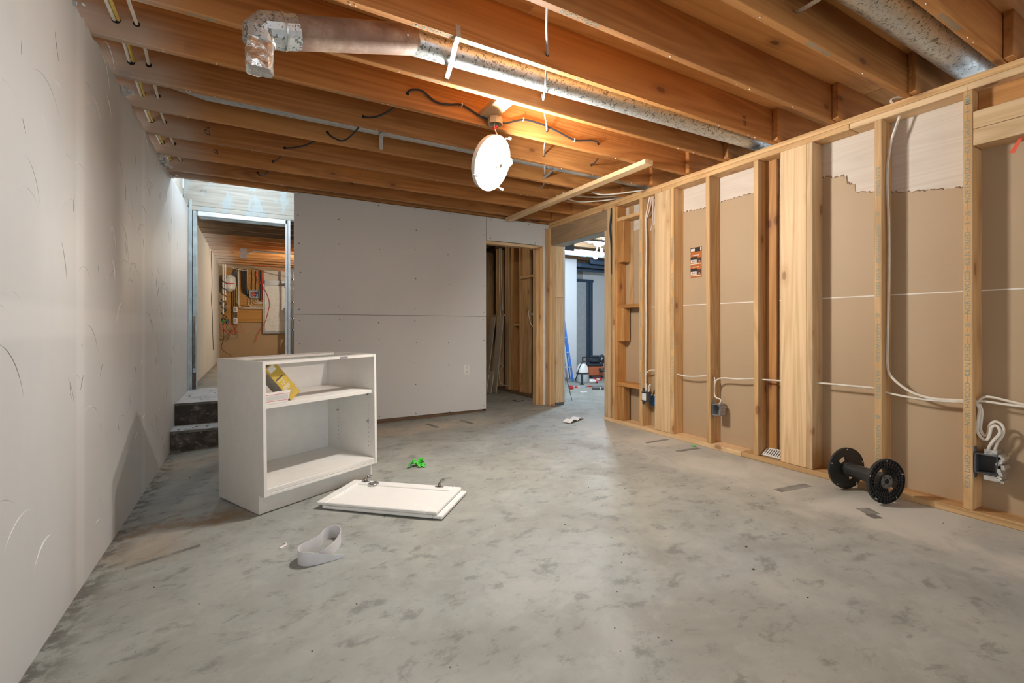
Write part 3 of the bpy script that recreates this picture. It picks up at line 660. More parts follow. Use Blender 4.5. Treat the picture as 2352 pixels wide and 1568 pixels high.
vp = thing('white_pipe', 'two white vertical pipes with black cable wrap and dark fittings', 'pipe', (-.55, 11.8, .9)); tube('pipe', [(-.565, 11.62, 2.37), (-.565, 11.62, 1.3)], .017, M_WHITEPL, vp, 10); tube('pipe', [(-.525, 11.62, 2.37), (-.525, 11.62, 1.6)], .015, M_WHITEPL, vp, 10)
pts = []
for k in range(60): a = k*.75; pts.append((-.55+.045*math.cos(a), 11.62+.04*math.sin(a), 2.1-.017*k))
tube('black_wrap', pts, .008, M_CABLE_K, vp, 6)
vg = vp
rr = random.Random(12)
for k in range(12):
    p0 = Vector((-.56+rr.uniform(-.05, .08), 11.72+rr.uniform(-.03, .03), rr.uniform(1.12, 1.55))); e = Vector((rr.uniform(.012, .03), .02, rr.uniform(.012, .04))); box('fitting', p0-e, p0+e, (M_BLACKPL, M_DKGREY, M_BLACKPL, M_GREYMET)[k%4], vg, .004)
box('green_fitting', (-.60, 11.69, 1.12), (-.55, 11.75, 1.19), M_GREEN, vg, .006)
for k in range(6):
    x = -.58+.03*k; tube('wire', [(x, 11.74, 1.15), (x+rr.uniform(-.05, .08), 11.74, .98), (x+rr.uniform(0, .25), 11.78, .88+rr.uniform(-.05, .1)), (-.35+rr.uniform(-.1, .1), 11.9, 1.08)], .005, (M_RED, M_BLACKPL, M_ORANGEW)[k%3], vg, 5, 5)
tube('wire', [(-.58, 11.74, 1.1), (-.56, 11.76, .8), (-.6, 11.8, .55), (-.4, 11.85, .36), (-.55, 11.8, .31)], .005, M_CABLE_K, vg, 5, 5)
run('brown_cable', [(-.645, 9.6, 2.36), (-.643, 9.6, 2.2), (-.64, 9.7, 1.8), (-.642, 9.6, 1.5), (-.64, 9.8, 1.2), (-.642, 9.9, .9), (-.64, 10.0, .6)], .005, M_CABLE_K, 'thin dark cable hanging down the left wall of the panel room')
du = thing('metal_bracket', 'bent galvanised bracket under the panel room joists', 'bracket', (-.1, 9.3, 2.33)); box('plate', (-.20, 9.25, 2.22), (-.10, 9.28, 2.42), M_GALV2, du); tube('pipe', [(-.12, 9.3, 2.30), (.0, 9.3, 2.37), (.9, 9.3, 2.36)], .018, M_GALV2, du, 10)
sb = thing('blue_shelf_unit', 'pale blue items glimpsed between door jamb and drywall edge', 'storage unit', (.95, 11.5, .31))
for z in (.35, .95, 1.2, 1.55, 2.05): box('shelf', (.72, 11.2, z), (1.35, 11.7, z+.03), M_WHITEPL, sb)
box('blue_bin', (.75, 11.25, 1.5 - .27), (1.3, 11.65, 1.5), M_BLUE, sb, .01); box('post', (.73, 11.2, .31), (.76, 11.24, 2.3), M_DKGREY, sb)
def bare_bulb(name, label, loc, watts, mat_name, col, ceiling_z):
    t = thing(name, label, 'lamp', (loc[0], loc[1], ceiling_z))
    r = .032; bm = B(); bmesh.ops.create_icosphere(bm, subdivisions=2, radius=r, matrix=Matrix.Translation(loc))
    obj('bulb', bm, emit(mat_name, col, watts/(PI*4*PI*r*r)), t, smooth=True)
    lathe('lampholder', [(.02, 0), (.026, .02), (.04, .035), (.05, .05), (0, .05)], M_WHITEPL, t, 16, Matrix.Translation((loc[0], loc[1], loc[2]+.03)))
    tube('flex', [(loc[0], loc[1], loc[2]+.075), (loc[0], loc[1], max(ceiling_z, loc[2]+.09))], .006, M_CABLE, t, 6)
    return t
bare_bulb('added_stair_bulb', 'added unseen bulb above the stair landing', (-.05, 5.62, 2.80), STAIR_W, 'lit_stair', (.72, .87, 1), 3.05)  # added out of view to give the alcove its bluish top light
bare_bulb('panel_room_bulb', 'bare bulb hanging in the panel room', (1.25, 9.4, 2.25), UTILITY_W, 'lit_panel', (1, .88, .70), JT)

bare_bulb('added_closet_bulb', 'added unseen bulb inside the closet', (2.55, 6.2, 2.2), CLOSET_W, 'lit_closet', (1, .85, .66), JT)  # added out of view to lift the closet framing
# ------------------------------------------------------------------ framed closet behind the end wall doorway
XC = 3.50
wc = thing('wall_closet', 'dim stud framing seen through the end wall doorway', 'wall', (XC, 6.4, 0), kind='structure')
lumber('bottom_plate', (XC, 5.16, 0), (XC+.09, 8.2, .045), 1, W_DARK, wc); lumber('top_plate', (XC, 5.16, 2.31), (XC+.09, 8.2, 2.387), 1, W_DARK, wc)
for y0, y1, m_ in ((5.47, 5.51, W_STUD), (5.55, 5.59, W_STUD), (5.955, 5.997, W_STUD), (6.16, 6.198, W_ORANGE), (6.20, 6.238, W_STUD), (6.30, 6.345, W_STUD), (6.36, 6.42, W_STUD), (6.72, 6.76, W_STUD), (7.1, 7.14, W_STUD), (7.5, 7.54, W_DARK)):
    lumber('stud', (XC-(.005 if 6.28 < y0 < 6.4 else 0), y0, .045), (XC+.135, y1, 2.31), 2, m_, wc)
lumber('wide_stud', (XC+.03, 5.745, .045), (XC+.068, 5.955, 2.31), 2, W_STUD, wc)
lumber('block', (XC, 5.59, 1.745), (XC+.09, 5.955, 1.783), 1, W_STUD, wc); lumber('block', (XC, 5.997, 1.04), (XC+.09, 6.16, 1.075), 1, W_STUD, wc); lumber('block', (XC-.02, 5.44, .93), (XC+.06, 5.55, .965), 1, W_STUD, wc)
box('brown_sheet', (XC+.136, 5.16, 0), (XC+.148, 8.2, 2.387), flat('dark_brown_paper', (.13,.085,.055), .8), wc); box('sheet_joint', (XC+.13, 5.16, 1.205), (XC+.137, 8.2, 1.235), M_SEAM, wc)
lumber('door_head', (2.6, 7.12, 2.09), (XC+.02, 7.16, 2.18), 0, W_DARK, wc); lumber('door_head', (2.6, 7.1, 1.93), (XC+.02, 7.15, 1.99), 0, W_STUD, wc)
wcb = box('wall_closet_back', (1.8, 8.2, 0), (4.6, 8.3, JT), M_BROWNWALL); tag(wcb, 'dark back wall of the closet framing', 'wall', kind='structure')
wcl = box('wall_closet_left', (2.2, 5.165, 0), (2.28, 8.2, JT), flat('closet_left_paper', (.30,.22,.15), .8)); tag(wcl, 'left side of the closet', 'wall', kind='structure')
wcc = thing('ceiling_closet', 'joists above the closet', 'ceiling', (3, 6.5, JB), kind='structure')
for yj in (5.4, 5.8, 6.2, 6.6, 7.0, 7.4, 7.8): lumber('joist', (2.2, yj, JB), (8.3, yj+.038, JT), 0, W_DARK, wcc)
lumber('subfloor_sheet', (2.2, 5.165, JT), (8.4, 8.7, JT+.018), 0, W_PLY, wcc)
G = 'drywall offcuts leaning inside the closet'
def leaning(name, label, y0, wd_, h, xb, xt, z0=.005):
    bm = B(); M = Matrix.Translation((xb, y0, z0)) @ Matrix.Rotation(math.atan2(xt-xb, h), 4, 'Y'); add_box(bm, (-.013, 0, 0), (0, wd_, math.hypot(h, xt-xb)), .001, M=M)
    return tag(obj(name, bm, M_BEIGE), label, 'drywall sheet', G)
leaning('drywall_offcut', 'tall beige drywall offcut leaning on the closet studs', 6.28, .20, 1.19, 3.27, 3.40)
leaning('drywall_offcut', 'second tall beige offcut, further back in the closet', 6.52, .16, 1.18, 3.22, 3.38)
leaning('drywall_offcut', 'short beige offcut at the foot of the closet stack', 6.24, .22, .34, 3.16, 3.21)
leaning('drywall_offcut', 'smallest beige offcut in front of the closet stack', 6.3, .12, .28, 3.11, 3.15)
run('closet_cable', [(3.49, 6.62, 2.30), (3.485, 6.60, 1.7), (3.49, 6.57, 1.1), (3.48, 6.56, .6), (3.45, 6.5, .45), (3.47, 6.45, .4), (3.45, 6.55, .30), (3.46, 6.5, .12), (3.48, 6.3, .10)], .006, M_CABLE, 'white cable dangling beside the leaning offcuts')
run('closet_cable', [(3.49, 6.56, 2.30), (3.485, 6.53, 1.8), (3.49, 6.50, 1.3)], .006, M_CABLE, 'second white cable high on the closet studs')
run('closet_cable', [(3.52, 5.75, 1.26), (3.49, 5.70, 1.20), (3.49, 5.63, 1.06), (3.52, 5.58, 1.02)], .007, M_CABLE, 'white cable looping out of the wide closet stud')
bx = thing('blue_switch_box', 'small blue switch box on the closet wall', 'electrical box', (3.6, 5.6, 1.33)); box('body', (3.53, 5.60, 1.33), (3.62, 5.655, 1.45), M_BLUE, bx, .004); box('inside', (3.528, 5.612, 1.345), (3.531, 5.643, 1.435), M_DKGREY, bx)
fg = thing('flagging_tape', 'red flagging tape on closet stud near the doorway', 'tape', (3.49, 5.5, 1.75)); tube('ribbon', [(3.49, 5.56, 2.07), (3.47, 5.53, 2.06), (3.48, 5.50, 2.03)], .006, M_PINKTAPE, fg, 5, 3); tube('tail', [(3.48, 5.50, 2.03), (3.48, 5.53, 1.93), (3.485, 5.555, 1.85)], .008, M_PINKTAPE, fg, 5, 3)
run('closet_floor_wire', [(3.2, 5.55, .004), (3.12, 5.52, .012), (3.15, 5.42, .012), (3.25, 5.45, .012)], .004, M_CABLE_K, 'short dark wire bit on the closet floor')

# ------------------------------------------------------------------ next room through the wide opening
wn = box('wall_next_room', (4.55, 7.45, 0), (5.70, 7.6, 2.40), M_WHITEWALL); tag(wn, 'bright white wall end in the next room', 'wall', kind='structure')
wn2 = thing('wall_next_back', 'grey back wall of the next room', 'wall', (6.5, 8.3, 0), kind='structure')
box('plaster_face', (4.5, 8.4, 0), (8.4, 8.5, JT), M_WHITEWALL, wn2); box('grey_patch', (5.9, 8.396, 2.02), (6.6, 8.401, 2.45), flat('grey_primer_patch', (.42,.41,.39), .7), wn2)
wn3 = box('wall_next_right', (8.3, 3, 0), (8.4, 8.5, JT), M_WHITEWALL); tag(wn3, 'far right wall of the next room', 'wall', kind='structure')
wn4 = box('wall_next_front', (3.6, 2.9, 0), (8.4, 3.0, JT), M_WHITEWALL); tag(wn4, 'front wall of the next room', 'wall', kind='structure')
wn5 = box('wall_next_left', (3.66, 5.165, 0), (3.75, 8.2, JB), M_WHITEWALL); tag(wn5, 'left wall of the next room behind the closet', 'wall', kind='structure')
dfr = thing('door_1', 'dark blue door frame in the back wall of the next room', 'door frame', (6.4, 8.39, 0), kind='structure')
box('head', (5.9, 8.35, 2.05), (6.88, 8.41, 2.115), M_FRAME, dfr, .004); box('jamb', (6.70, 8.35, 0), (6.76, 8.41, 2.05), M_FRAME, dfr, .004); box('stop', (6.775, 8.34, 0), (6.85, 8.41, 2.10), M_FRAME, dfr, .004); box('jamb', (5.9, 8.35, 0), (5.96, 8.41, 2.05), M_FRAME, dfr, .004); box('leaf', (5.96, 8.385, 0.01), (6.70, 8.398, 2.05), flat('grey_door_leaf', (.56,.57,.57), .5), dfr)
nd = thing('white_duct', 'white duct crossing the ceiling of the next room', 'duct', (4.6, 6.2, 2.3)); tube('pipe', [(3.8, 6.15, 2.27), (6.4, 6.15, 2.27)], .055, M_GALV2, nd, 14); tube('coupling', [(4.75, 6.15, 2.27), (4.9, 6.15, 2.27)], .062, M_ALU, nd, 14)
nd2 = thing('grey_steel_beam', 'blue grey steel beam in the next room ceiling', 'beam', (4.0, 5.3, 2.2)); lumber('flange', (3.62, 5.25, 2.28), (8.0, 5.38, 2.31), 0, M_FRAME, nd2); box('end_plate', (3.78, 5.22, 2.10), (3.95, 5.24, 2.27), M_FRAME, nd2)
for i, yq in enumerate((7.0, 7.4, 7.8)):
    tag(tube('dark_pipe', [(5.72, yq, 2.30-.02*i), (8.32, yq+.1, 2.31-.02*i)], .05, M_FRAME, None, 10), ('nearest', 'middle', 'furthest')[i]+' dark pipe under the next room ceiling', 'pipe', 'dark pipes in the next room')
lb = thing('twin_bulb_lamp', 'pair of glowing bulbs under the next room ceiling', 'lamp', (4.72, 5.6, JB))
lm2 = emit('lit_next', (.66, .83, 1), ROOM_W/(PI*4*PI*.035**2))
for x, y_, z in ((4.677, 5.63, 2.123), (4.76, 5.58, 2.164)):
    bm = B(); bmesh.ops.create_icosphere(bm, subdivisions=2, radius=.035, matrix=Matrix.Translation((x, y_, z))); obj('bulb', bm, lm2, lb, smooth=True); lathe('socket', [(.018, .03), (.024, .05), (.024, .09), (0, .09)], M_WHITEPL, lb, 12, Matrix.Translation((x, y_, z)))
box('hanger_bar', (4.70, 5.40, 2.375), (4.74, 5.84, 2.389), M_GREYMET, lb); lathe('canopy', [(.07, 2.30), (.09, 2.33), (.09, 2.387), (0, 2.387)], M_WHITEPL, lb, 20, Matrix.Translation((4.72, 5.6, 0))); tube('arm', [(4.677, 5.63, 2.2), (4.72, 5.605, 2.32), (4.76, 5.58, 2.24)], .010, M_WHITEPL, lb, 8, 4)
# ------------------------------------------------------------------ ducts
d1 = thing('round_duct', 'galvanised round duct with rusty section and foil capped elbow', 'duct', (1.8, 2.2, 2.43))
tube('galvanised_pipe', [(.675, 2.20, 2.432), (2.0, 2.2, 2.462), (3.62, 2.2, 2.490)], .066, M_GALV, d1, 28)
tube('rusty_pipe', [(.150, 2.15, 2.277), (.688, 2.198, 2.437)], .0675, M_RUST, d1, 28)
tube('joint_band', [(.684, 2.199, 2.434), (.690, 2.1995, 2.436)], .069, M_GALV2, d1, 28)
bm = B(); add_tube(bm, [(.162, 2.151, 2.281), (.118, 2.147, 2.268), (.100, 2.146, 2.263), (.045, 2.145, 2.252), (.022, 2.143, 2.225), (.020, 2.142, 2.185)], [.069, .069, .071, .070, .066, .060], 16); obj('elbow', bm, M_GALV, d1)
tube('elbow_bead', [(.112, 2.147, 2.266), (.104, 2.146, 2.264)], .0735, M_GALV2, d1, 20)
bm = B(); rr = random.Random(6); n, mm_ = 18, 7; rings = []
for j in range(mm_):
    z = 2.218-j*.0245; ring = []
    for k in range(n):
        a = 2*PI*k/n; sx, sy = math.cos(a), math.sin(a); q = (abs(sx)**5+abs(sy)**5)**(-1/5)
        ring.append(bm.verts.new((.022+.049*q*sx+rr.uniform(-.003, .003), 2.14+.045*q*sy+rr.uniform(-.005, .005), z+rr.uniform(-.004, .004))))
    rings.append(ring)
for a, b in zip(rings, rings[1:]):
    for k in range(n): bm.faces.new((a[k], a[(k+1)%n], b[(k+1)%n], b[k]))
bm.faces.new(rings[-1]); bm.faces.new(rings[0][::-1]); obj('foil_cap', bm, M_FOIL, d1)
lathe('screw', [(.005, 0), (.003, .003), (0, .003)], M_CHROME, d1, 8, Matrix.Translation((.63, 2.117, 2.40)) @ Matrix.Rotation(PI/2+.5, 4, 'X'))
d2 = thing('round_duct', 'large galvanised duct high above the stud wall top right', 'duct', (2.4, 1.0, 2.53)); tube('pipe', [(.9, 1.0, 2.53), (3.9, 1.0, 2.535)], .086, M_GALV, d2, 28); tube('joint_band', [(1.8, 1.0, 2.5315), (1.82, 1.0, 2.5315)], .088, M_GALV2, d2, 28)
d3 = thing('round_duct', 'duct mostly hidden between joists on the far side of the lamp', 'duct', (1.4, 3.4, 2.5)); tube('pipe', [(-.47, 3.4, 2.525), (-.42, 3.4, 2.515), (-.25, 3.4, 2.508), (3.7, 3.4, 2.512)], [.03, .055, .076, .076], M_GALV2, d3, 24)
def strap(name, pts, wd_, label, axis=(1,0,0)):
    bm = B(); ax = Vector(axis)*wd_/2; th = Vector((0,0,.002)); prev = None
    for p_ in pts:
        p_ = Vector(p_); cur = [bm.verts.new(p_+s*ax+t*th) for s, t in ((-1,0),(1,0),(1,1),(-1,1))]
        if prev:
            for k in range(4): bm.faces.new((prev[k], prev[(k+1)%4], cur[(k+1)%4], cur[k]))
        else: bm.faces.new(cur)
        prev = cur
    bm.faces.new(prev[::-1])
    return tag(obj(name, bm, M_GALV2), label, 'strap', 'duct hanger straps')
strap('duct_strap', [(.833, 1.993, 2.44), (.835, 1.992, 2.384), (.84, 2.04, 2.372), (.875, 2.2, 2.350), (.935, 2.395, 2.405), (.945, 2.402, 2.45)], .025, 'steel strap slung under the rusty duct joint')
strap('duct_strap', [(.80, 3.24, 2.386), (.80, 3.3, 2.40), (.82, 3.42, 2.425), (.86, 3.598, 2.40)], .03, 'short strap below the hidden duct left of the lamp')
strap('duct_strap', [(2.33, 3.24, 2.386), (2.32, 3.3, 2.40), (2.33, 3.42, 2.425), (2.36, 3.598, 2.41)], .03, 'strap under the hidden duct right of the lamp')
strap('duct_strap', [(2.17, 1.199, 2.475), (2.165, 1.18, 2.465), (2.12, 1.08, 2.437), (2.08, .95, 2.435), (2.04, .85, 2.46)], .03, 'strap under the large duct at the top of the picture')

# ------------------------------------------------------------------ hanging ceiling lamp
n_ = Vector((.44, -.80, -.40)).normalized(); u_ = (Vector((.06, 0, 1))-Vector((.06, 0, 1)).dot(n_)*n_).normalized(); v_ = u_.cross(n_).normalized()
LC = Vector((1.352, 2.655, 2.088))
ML = Matrix.Translation(LC) @ Matrix((v_, u_, n_)).transposed().to_4x4()
lp = thing('ceiling_lamp', 'round three bulb ceiling lamp dangling from its wires, lit', 'lamp', tuple(LC+Vector((0,0,.25))))
lathe('pan', [(.0, -.012), (.10, -.012), (.165, -.002), (.174, .004), (.177, .0), (.172, -.03), (.160, -.035), (.150, -.030), (.0, -.020)], M_BONE, lp, 48, ML)
lathe('hub', [(.030, -.012), (.030, .03), (.018, .04), (.006, .045), (.006, .06), (0, .06)], M_BRASS, lp, 16, ML)
lathe('thumb_nut', [(.010, .055), (.014, .06), (.014, .07), (0, .07)], M_CHROME, lp, 10, ML)
lathe('socket_shroud', [(.085, -.013), (.085, -.004), (.080, -.004), (.080, -.013)], M_BONE, lp, 32, ML, close=True)
bm_r = .031; lit = emit('lit_main', (1, .955, .885), BULB_W/(PI*4*PI*bm_r**2))
for a in (math.radians(158), math.radians(32), math.radians(268)):
    e = Vector((math.cos(a), math.sin(a), 0)); c0 = e*.03+Vector((0,0,.030)); c1 = e*.062+Vector((0,0,.036)); c2 = e*.098+Vector((0,0,.046))
    bm = B(); add_tube(bm, [ML @ c0, ML @ c1], .020, 14); obj('socket', bm, M_BRASS, lp, smooth=True)
    bm = B(); bmesh.ops.create_icosphere(bm, subdivisions=2, radius=bm_r, matrix=Matrix.Translation(ML @ c2)); obj('bulb', bm, lit, lp, smooth=True)
    bm = B(); add_tube(bm, [ML @ (e*.062+Vector((0,0,.036))), ML @ (e*.078+Vector((0,0,.041)))], [.014, .024], 12); obj('bulb_neck', bm, M_BONE, lp, smooth=True)
for a in (math.radians(80), math.radians(222), math.radians(322)):
    e = Vector((math.cos(a), math.sin(a), 0)); bm = B()
    add_tube(bm, [ML @ (e*.168+Vector((0,0,.0))), ML @ (e*.183+Vector((0,0,.004))), ML @ (e*.186+Vector((0,0,.03)))], .004, 6); add_lathe(bm, [(.010, -.006), (.010, .006)], 10, ML @ Matrix.Translation(e*.190+Vector((0,0,.033))) @ Matrix.Rotation(PI/2, 4, 'X')); obj('glass_clip', bm, M_WHITEPL, lp, smooth=True)
top = LC+u_*.15-n_*.03
for dx in (0, .012): tube('supply_wire', [(1.405+dx, 2.735, 2.40), (1.40+dx, 2.725, 2.372), (1.395+dx*.3, 2.71, 2.34), top+Vector((dx*.5, 0, .02)), top], .0022, M_CABLE, lp, 6, 4)
for i, pp in enumerate(((1.385, 2.715, 2.352), (1.425, 2.72, 2.368))): lathe('wire_nut', [(.004, 0), (.009, .006), (.007, .022), (0, .026)], M_RED, lp, 10, Matrix.Translation(pp) @ Matrix.Rotation((2.2, -2.0)[i], 4, 'Y'))
ob = thing('octagon_box', 'octagonal beige ceiling box on a short wood block', 'junction box', (1.415, 2.742, 2.432))
lathe('box_rim', [(.050, 0), (.050, .045), (.0, .045), (.0, .041), (.046, .041), (.046, 0)], M_OCT, ob, 8, Matrix.Translation((1.415, 2.742, 2.386)) @ Matrix.Rotation(PI/8, 4, 'Z'), close=True)
lathe('clamp', [(.006, 0), (.006, .02), (0, .02)], M_CHROME, ob, 8, Matrix.Translation((1.43, 2.74, 2.40)))
blk = lumber('wood_block', (1.318, 2.445, 2.434), (1.430, 2.795, 2.474), 1, W_STUD_LT); tag(blk, 'short wood block between joists carrying the lamp box', 'wood block')

# ------------------------------------------------------------------ ceiling cables
run('black_ceiling_cable', [(.833, 2.80, 2.474), (.842, 2.782, 2.49), (.875, 2.780, 2.503), (.925, 2.782, 2.505), (1.011, 2.785, 2.462), (1.1, 2.785, 2.466), (1.191, 2.785, 2.484), (1.30, 2.78, 2.445), (1.372, 2.76, 2.416)], .0065, M_CABLE_K, 'black cable from the lamp box to the left along a joist', sm=5)
run('black_ceiling_cable', [(1.465, 2.755, 2.415), (1.53, 2.782, 2.440), (1.60, 2.785, 2.470), (1.686, 2.785, 2.496), (1.841, 2.785, 2.490), (1.976, 2.785, 2.466), (2.108, 2.785, 2.437), (2.20, 2.785, 2.452), (2.284, 2.783, 2.468), (2.335, 2.785, 2.467), (2.349, 2.802, 2.459)], .0065, M_CABLE_K, 'black cable from the lamp box to the right along a joist', sm=5)
for x, z, g_ in ((1.191, 2.484, 0), (1.66, 2.493, 0), (2.108, 2.437, 0)):
    tag(box('cable_staple', (x-.003, 2.774, z-.012), (x+.003, 2.797, z+.012), M_CABLE, None, .002), 'staple holding black cable, %s' % {1.191: 'left of the lamp box', 1.66: 'just right of the lamp box', 2.108: 'furthest right'}[x], 'staple', 'cable staples')
hole(.833, 2.796, 2.474); hole(2.349, 2.796, 2.459)
diag = [((.833, 2.83, 2.474), (.77, 2.93, 2.42), (.70, 3.06, 2.405), (.649, 3.205, 2.451), 3.2, .649, 2.451), ((.649, 3.235, 2.451), (.627, 3.3, 2.398), (.566, 3.45, 2.362), (.51, 3.54, 2.40), (.473, 3.605, 2.455), 3.6, .473, 2.455),
        ((.473, 3.635, 2.455), (.36, 3.75, 2.40), (.28, 3.9, 2.41), (.216, 4.045, 2.441), 4.04, .216, 2.441), ((.216, 4.075, 2.441), (.18, 4.2, 2.405), (.149, 4.485, 2.46), 4.48, .149, 2.46), ((.149, 4.515, 2.46), (.10, 4.62, 2.39), (.06, 4.75, 2.40), (.035, 4.905, 2.467), 4.9, .035, 2.467)]
for i, dd in enumerate(diag):
    run('black_ceiling_cable', dd[:-3], .006, M_CABLE_K, ['black cable in the bay just left of the lamp', 'black cable sagging below the second joist left of the lamp', 'black cable in the third bay behind the lamp', 'short black cable in the fourth bay behind the lamp', 'small black cable loop in the bay before the end wall'][i])
    hole(dd[-2], dd[-3], dd[-1])
CG = 'cables through the joists along the left wall'
for i, (x, z, mm) in enumerate(((-.555, 2.476, M_CABLE_Y), (-.570, 2.472, M_CABLE), (-.487, 2.479, M_CABLE))):
    run('left_wall_cable', [(x+.05, -2.4, z), (x+.02, 1.0, z), (x, 2.79, z), (x-.018, 3.2, z+.004), (x-.035, 3.6, z-.012), (x-.06, 4.0, z-.006), (x-.065, 4.9, z-.006)], .008, mm, ['yellow cable running through joists beside the left wall', 'white cable paired with the yellow one by the left wall', 'single white cable running through joists near the left wall'][i], group=CG)
for jy, dx in ((2.405, .005), (2.796, 0), (3.2, -.018), (3.6, -.035), (4.04, -.06), (4.48, -.062), (4.9, -.065)):
    hole(-.563+dx, jy, 2.474, .018); hole(-.487+dx, jy, 2.478, .014)
gp = [(1.1, 1.64, 2.47), (1.20, 1.80, 2.44), (1.335, 1.995, 2.449), (1.40, 2.11, 2.362), (1.45, 2.2, 2.358), (1.51, 2.30, 2.388), (1.571, 2.405, 2.477), (1.72, 2.6, 2.47), (1.868, 2.796, 2.461), (1.95, 2.95, 2.43), (2.107, 3.2, 2.455), (2.25, 3.4, 2.40), (2.38, 3.6, 2.451), (2.5, 3.8, 2.43), (2.607, 4.04, 2.486)]
run('grey_ceiling_cable', gp, .006, M_CABLE_G, 'grey cable weaving through joists right of the lamp')
for x, jy, z in ((1.335, 1.995, 2.449), (1.571, 2.405, 2.477), (1.868, 2.796, 2.461), (2.107, 3.2, 2.455), (2.38, 3.6, 2.451), (2.61, 3.2, 2.462)): hole(x, jy, z)
run('grey_ceiling_cable', [(2.50, 2.98, 2.43), (2.55, 3.08, 2.435), (2.61, 3.205, 2.462)], .006, M_CABLE_K, 'short dark cable stub entering a joist above the loose board')
for i, (pts, mm, lab) in enumerate((([(2.80, 4.0, 2.42), (2.95, 4.0, 2.40), (3.145, 4.02, 2.402), (3.36, 3.85, 2.41), (3.5, 3.7, 2.43)], M_CABLE, 'white cable drooping onto the plate above the opening, lower one'), ([(2.84, 3.95, 2.44), (3.05, 3.92, 2.425), (3.25, 3.82, 2.42), (3.45, 3.68, 2.43)], M_CABLE, 'white cable above the opening, upper one'), ([(2.95, 3.84, 2.44), (3.15, 3.78, 2.43), (3.33, 3.70, 2.42), (3.5, 3.62, 2.42)], M_CABLE_Y, 'yellow cable passing over the top plate'), ([(2.98, 3.70, 2.42), (3.08, 3.62, 2.372), (3.22, 3.52, 2.378), (3.36, 3.42, 2.396), (3.46, 3.32, 2.396)], M_CABLE, 'white cable behind the loose board end'))):
    run('plate_cable', pts, .007, mm, lab)
run('loop_cable', [(3.10, 5.03, 2.43), (3.13, 5.03, 2.395), (3.18, 5.03, 2.388), (3.235, 5.03, 2.398), (3.26, 5.03, 2.435)], .006, M_CABLE_K, 'small black cable loop at the top of the end wall')
run('plate_cable', [(3.42, 1.30, 2.388), (3.41, 1.31, 2.42), (3.44, 1.27, 2.43), (3.47, 1.22, 2.40)], .008, M_CABLE, 'white cable end curling over the top plate')
lbd = lumber('loose_board', (2.742, 2.70, 2.347), (2.834, 5.02, 2.386), 1, W_STUD_LT, tilt=Matrix.Rotation(math.radians(.6), 3, 'Z')); tag(lbd, 'loose pale two by four fixed under the joists', 'board')
bm = B()
for k in range(20): add_box(bm, (-1.10+.045*k, -.0462, -.012), (-1.085+.045*k, -.0455, .004))
bark = obj('bark_marks', bm, W_ORANGE, lbd, local=True); bark['kind'] = 'stuff'

# ------------------------------------------------------------------ electrical on the stud wall
XW = 3.43
def wcable(name, pts, label, r=.0065, mat=M_CABLE, x=XW, group='white cables on the stud wall'):
    return run(name, [(p_[2] if len(p_) > 2 else x, p_[0], p_[1]) for p_ in pts], r, mat, label, group=group)
wcable('wall_cable', [(2.955, .588), (2.85, .580), (2.75, .588), (2.64, .606), (2.60, .606)], 'short white cable between two studs right of the sticker bay')
wcable('wall_cable', [(2.572, .600), (2.562, .575), (2.568, .50), (2.565, .45), (2.545, .425), (2.515, .420), (2.505, .40), (2.53, .355)], 'white cable looping down into the light grey box')
wcable('wall_cable', [(2.568, .47), (2.566, .53), (2.54, .58), (2.48, .60), (2.35, .605), (2.20, .622), (2.12, .622), (1.95, .628), (1.72, .638), (1.55, .640), (1.40, .640), (1.33, .618), (1.18, .603), (1.08, .605), (.97, .614), (.92, .628), (.80, .622), (.6, .62)], 'long white cable strung through studs across the wall')
wcable('wall_cable', [(1.276, 2.314), (1.300, 2.24), (1.322, 2.157), (1.340, 1.975), (1.332, 1.7), (1.330, 1.434), (1.336, 1.0), (1.338, .787), (1.308, .709), (1.222, .640), (1.121, .614), (.99, .62), (.93, .618)], 'white cable dropping down the stud behind the cable spool', .0075)
wcable('wall_cable', [(3.290, 2.316, 3.42), (3.325, 2.20, 3.42), (3.342, 2.10, 3.42), (3.336, 1.856, 3.42), (3.341, 1.465, 3.42), (3.338, 1.1, 3.42), (3.342, .75, 3.42), (3.343, .551, 3.42), (3.335, .48, 3.41), (3.34, .43, 3.41), (3.325, .40, 3.41), (3.32, .44, 3.41), (3.335, .46, 3.41), (3.33, .385, 3.41)], 'white cable down the stud to the dark switch box')
wcable('wall_cable', [(3.275, 2.318), (3.30, 2.2), (3.335, 2.12)], 'pinkish cable joining the drop near the top plate', mat=M_PINKW)
wcable('wall_cable', [(3.255, 2.316), (3.26, 2.15), (3.262, 2.06), (3.285, 1.98)], 'short pinkish cable tail under the top plate', mat=M_PINKW)
wcable('wall_cable', [(3.342, .55, 3.42), (3.325, .585, 3.43), (3.27, .60, 3.44), (3.18, .60, 3.45)], 'white cable branching right above the dark switch box')
wcable('wall_cable', [(3.300, .38, 3.41), (3.292, .44, 3.41), (3.28, .46, 3.42), (3.29, .42, 3.42), (3.295, .38, 3.41)], 'small white cable loop beside the dark switch box')
run('black_wall_cable', [(3.384, 3.803, 2.31), (3.378, 3.812, 2.20), (3.374, 3.818, 2.09), (3.378, 3.806, 1.926), (3.38, 3.800, 1.736), (3.384, 3.797, 1.60)], .009, M_CABLE_K, 'black cable in the gap beside the opening')
wcable('wall_cable', [(.935, .612), (.925, .58), (.930, .52), (.932, .462), (.915, .428), (.895, .425), (.884, .455), (.878, .49), (.862, .505), (.848, .49), (.848, .462), (.872, .42), (.888, .38), (.893, .345)], 'white cable looping twice above the dark box, outer one', .007)
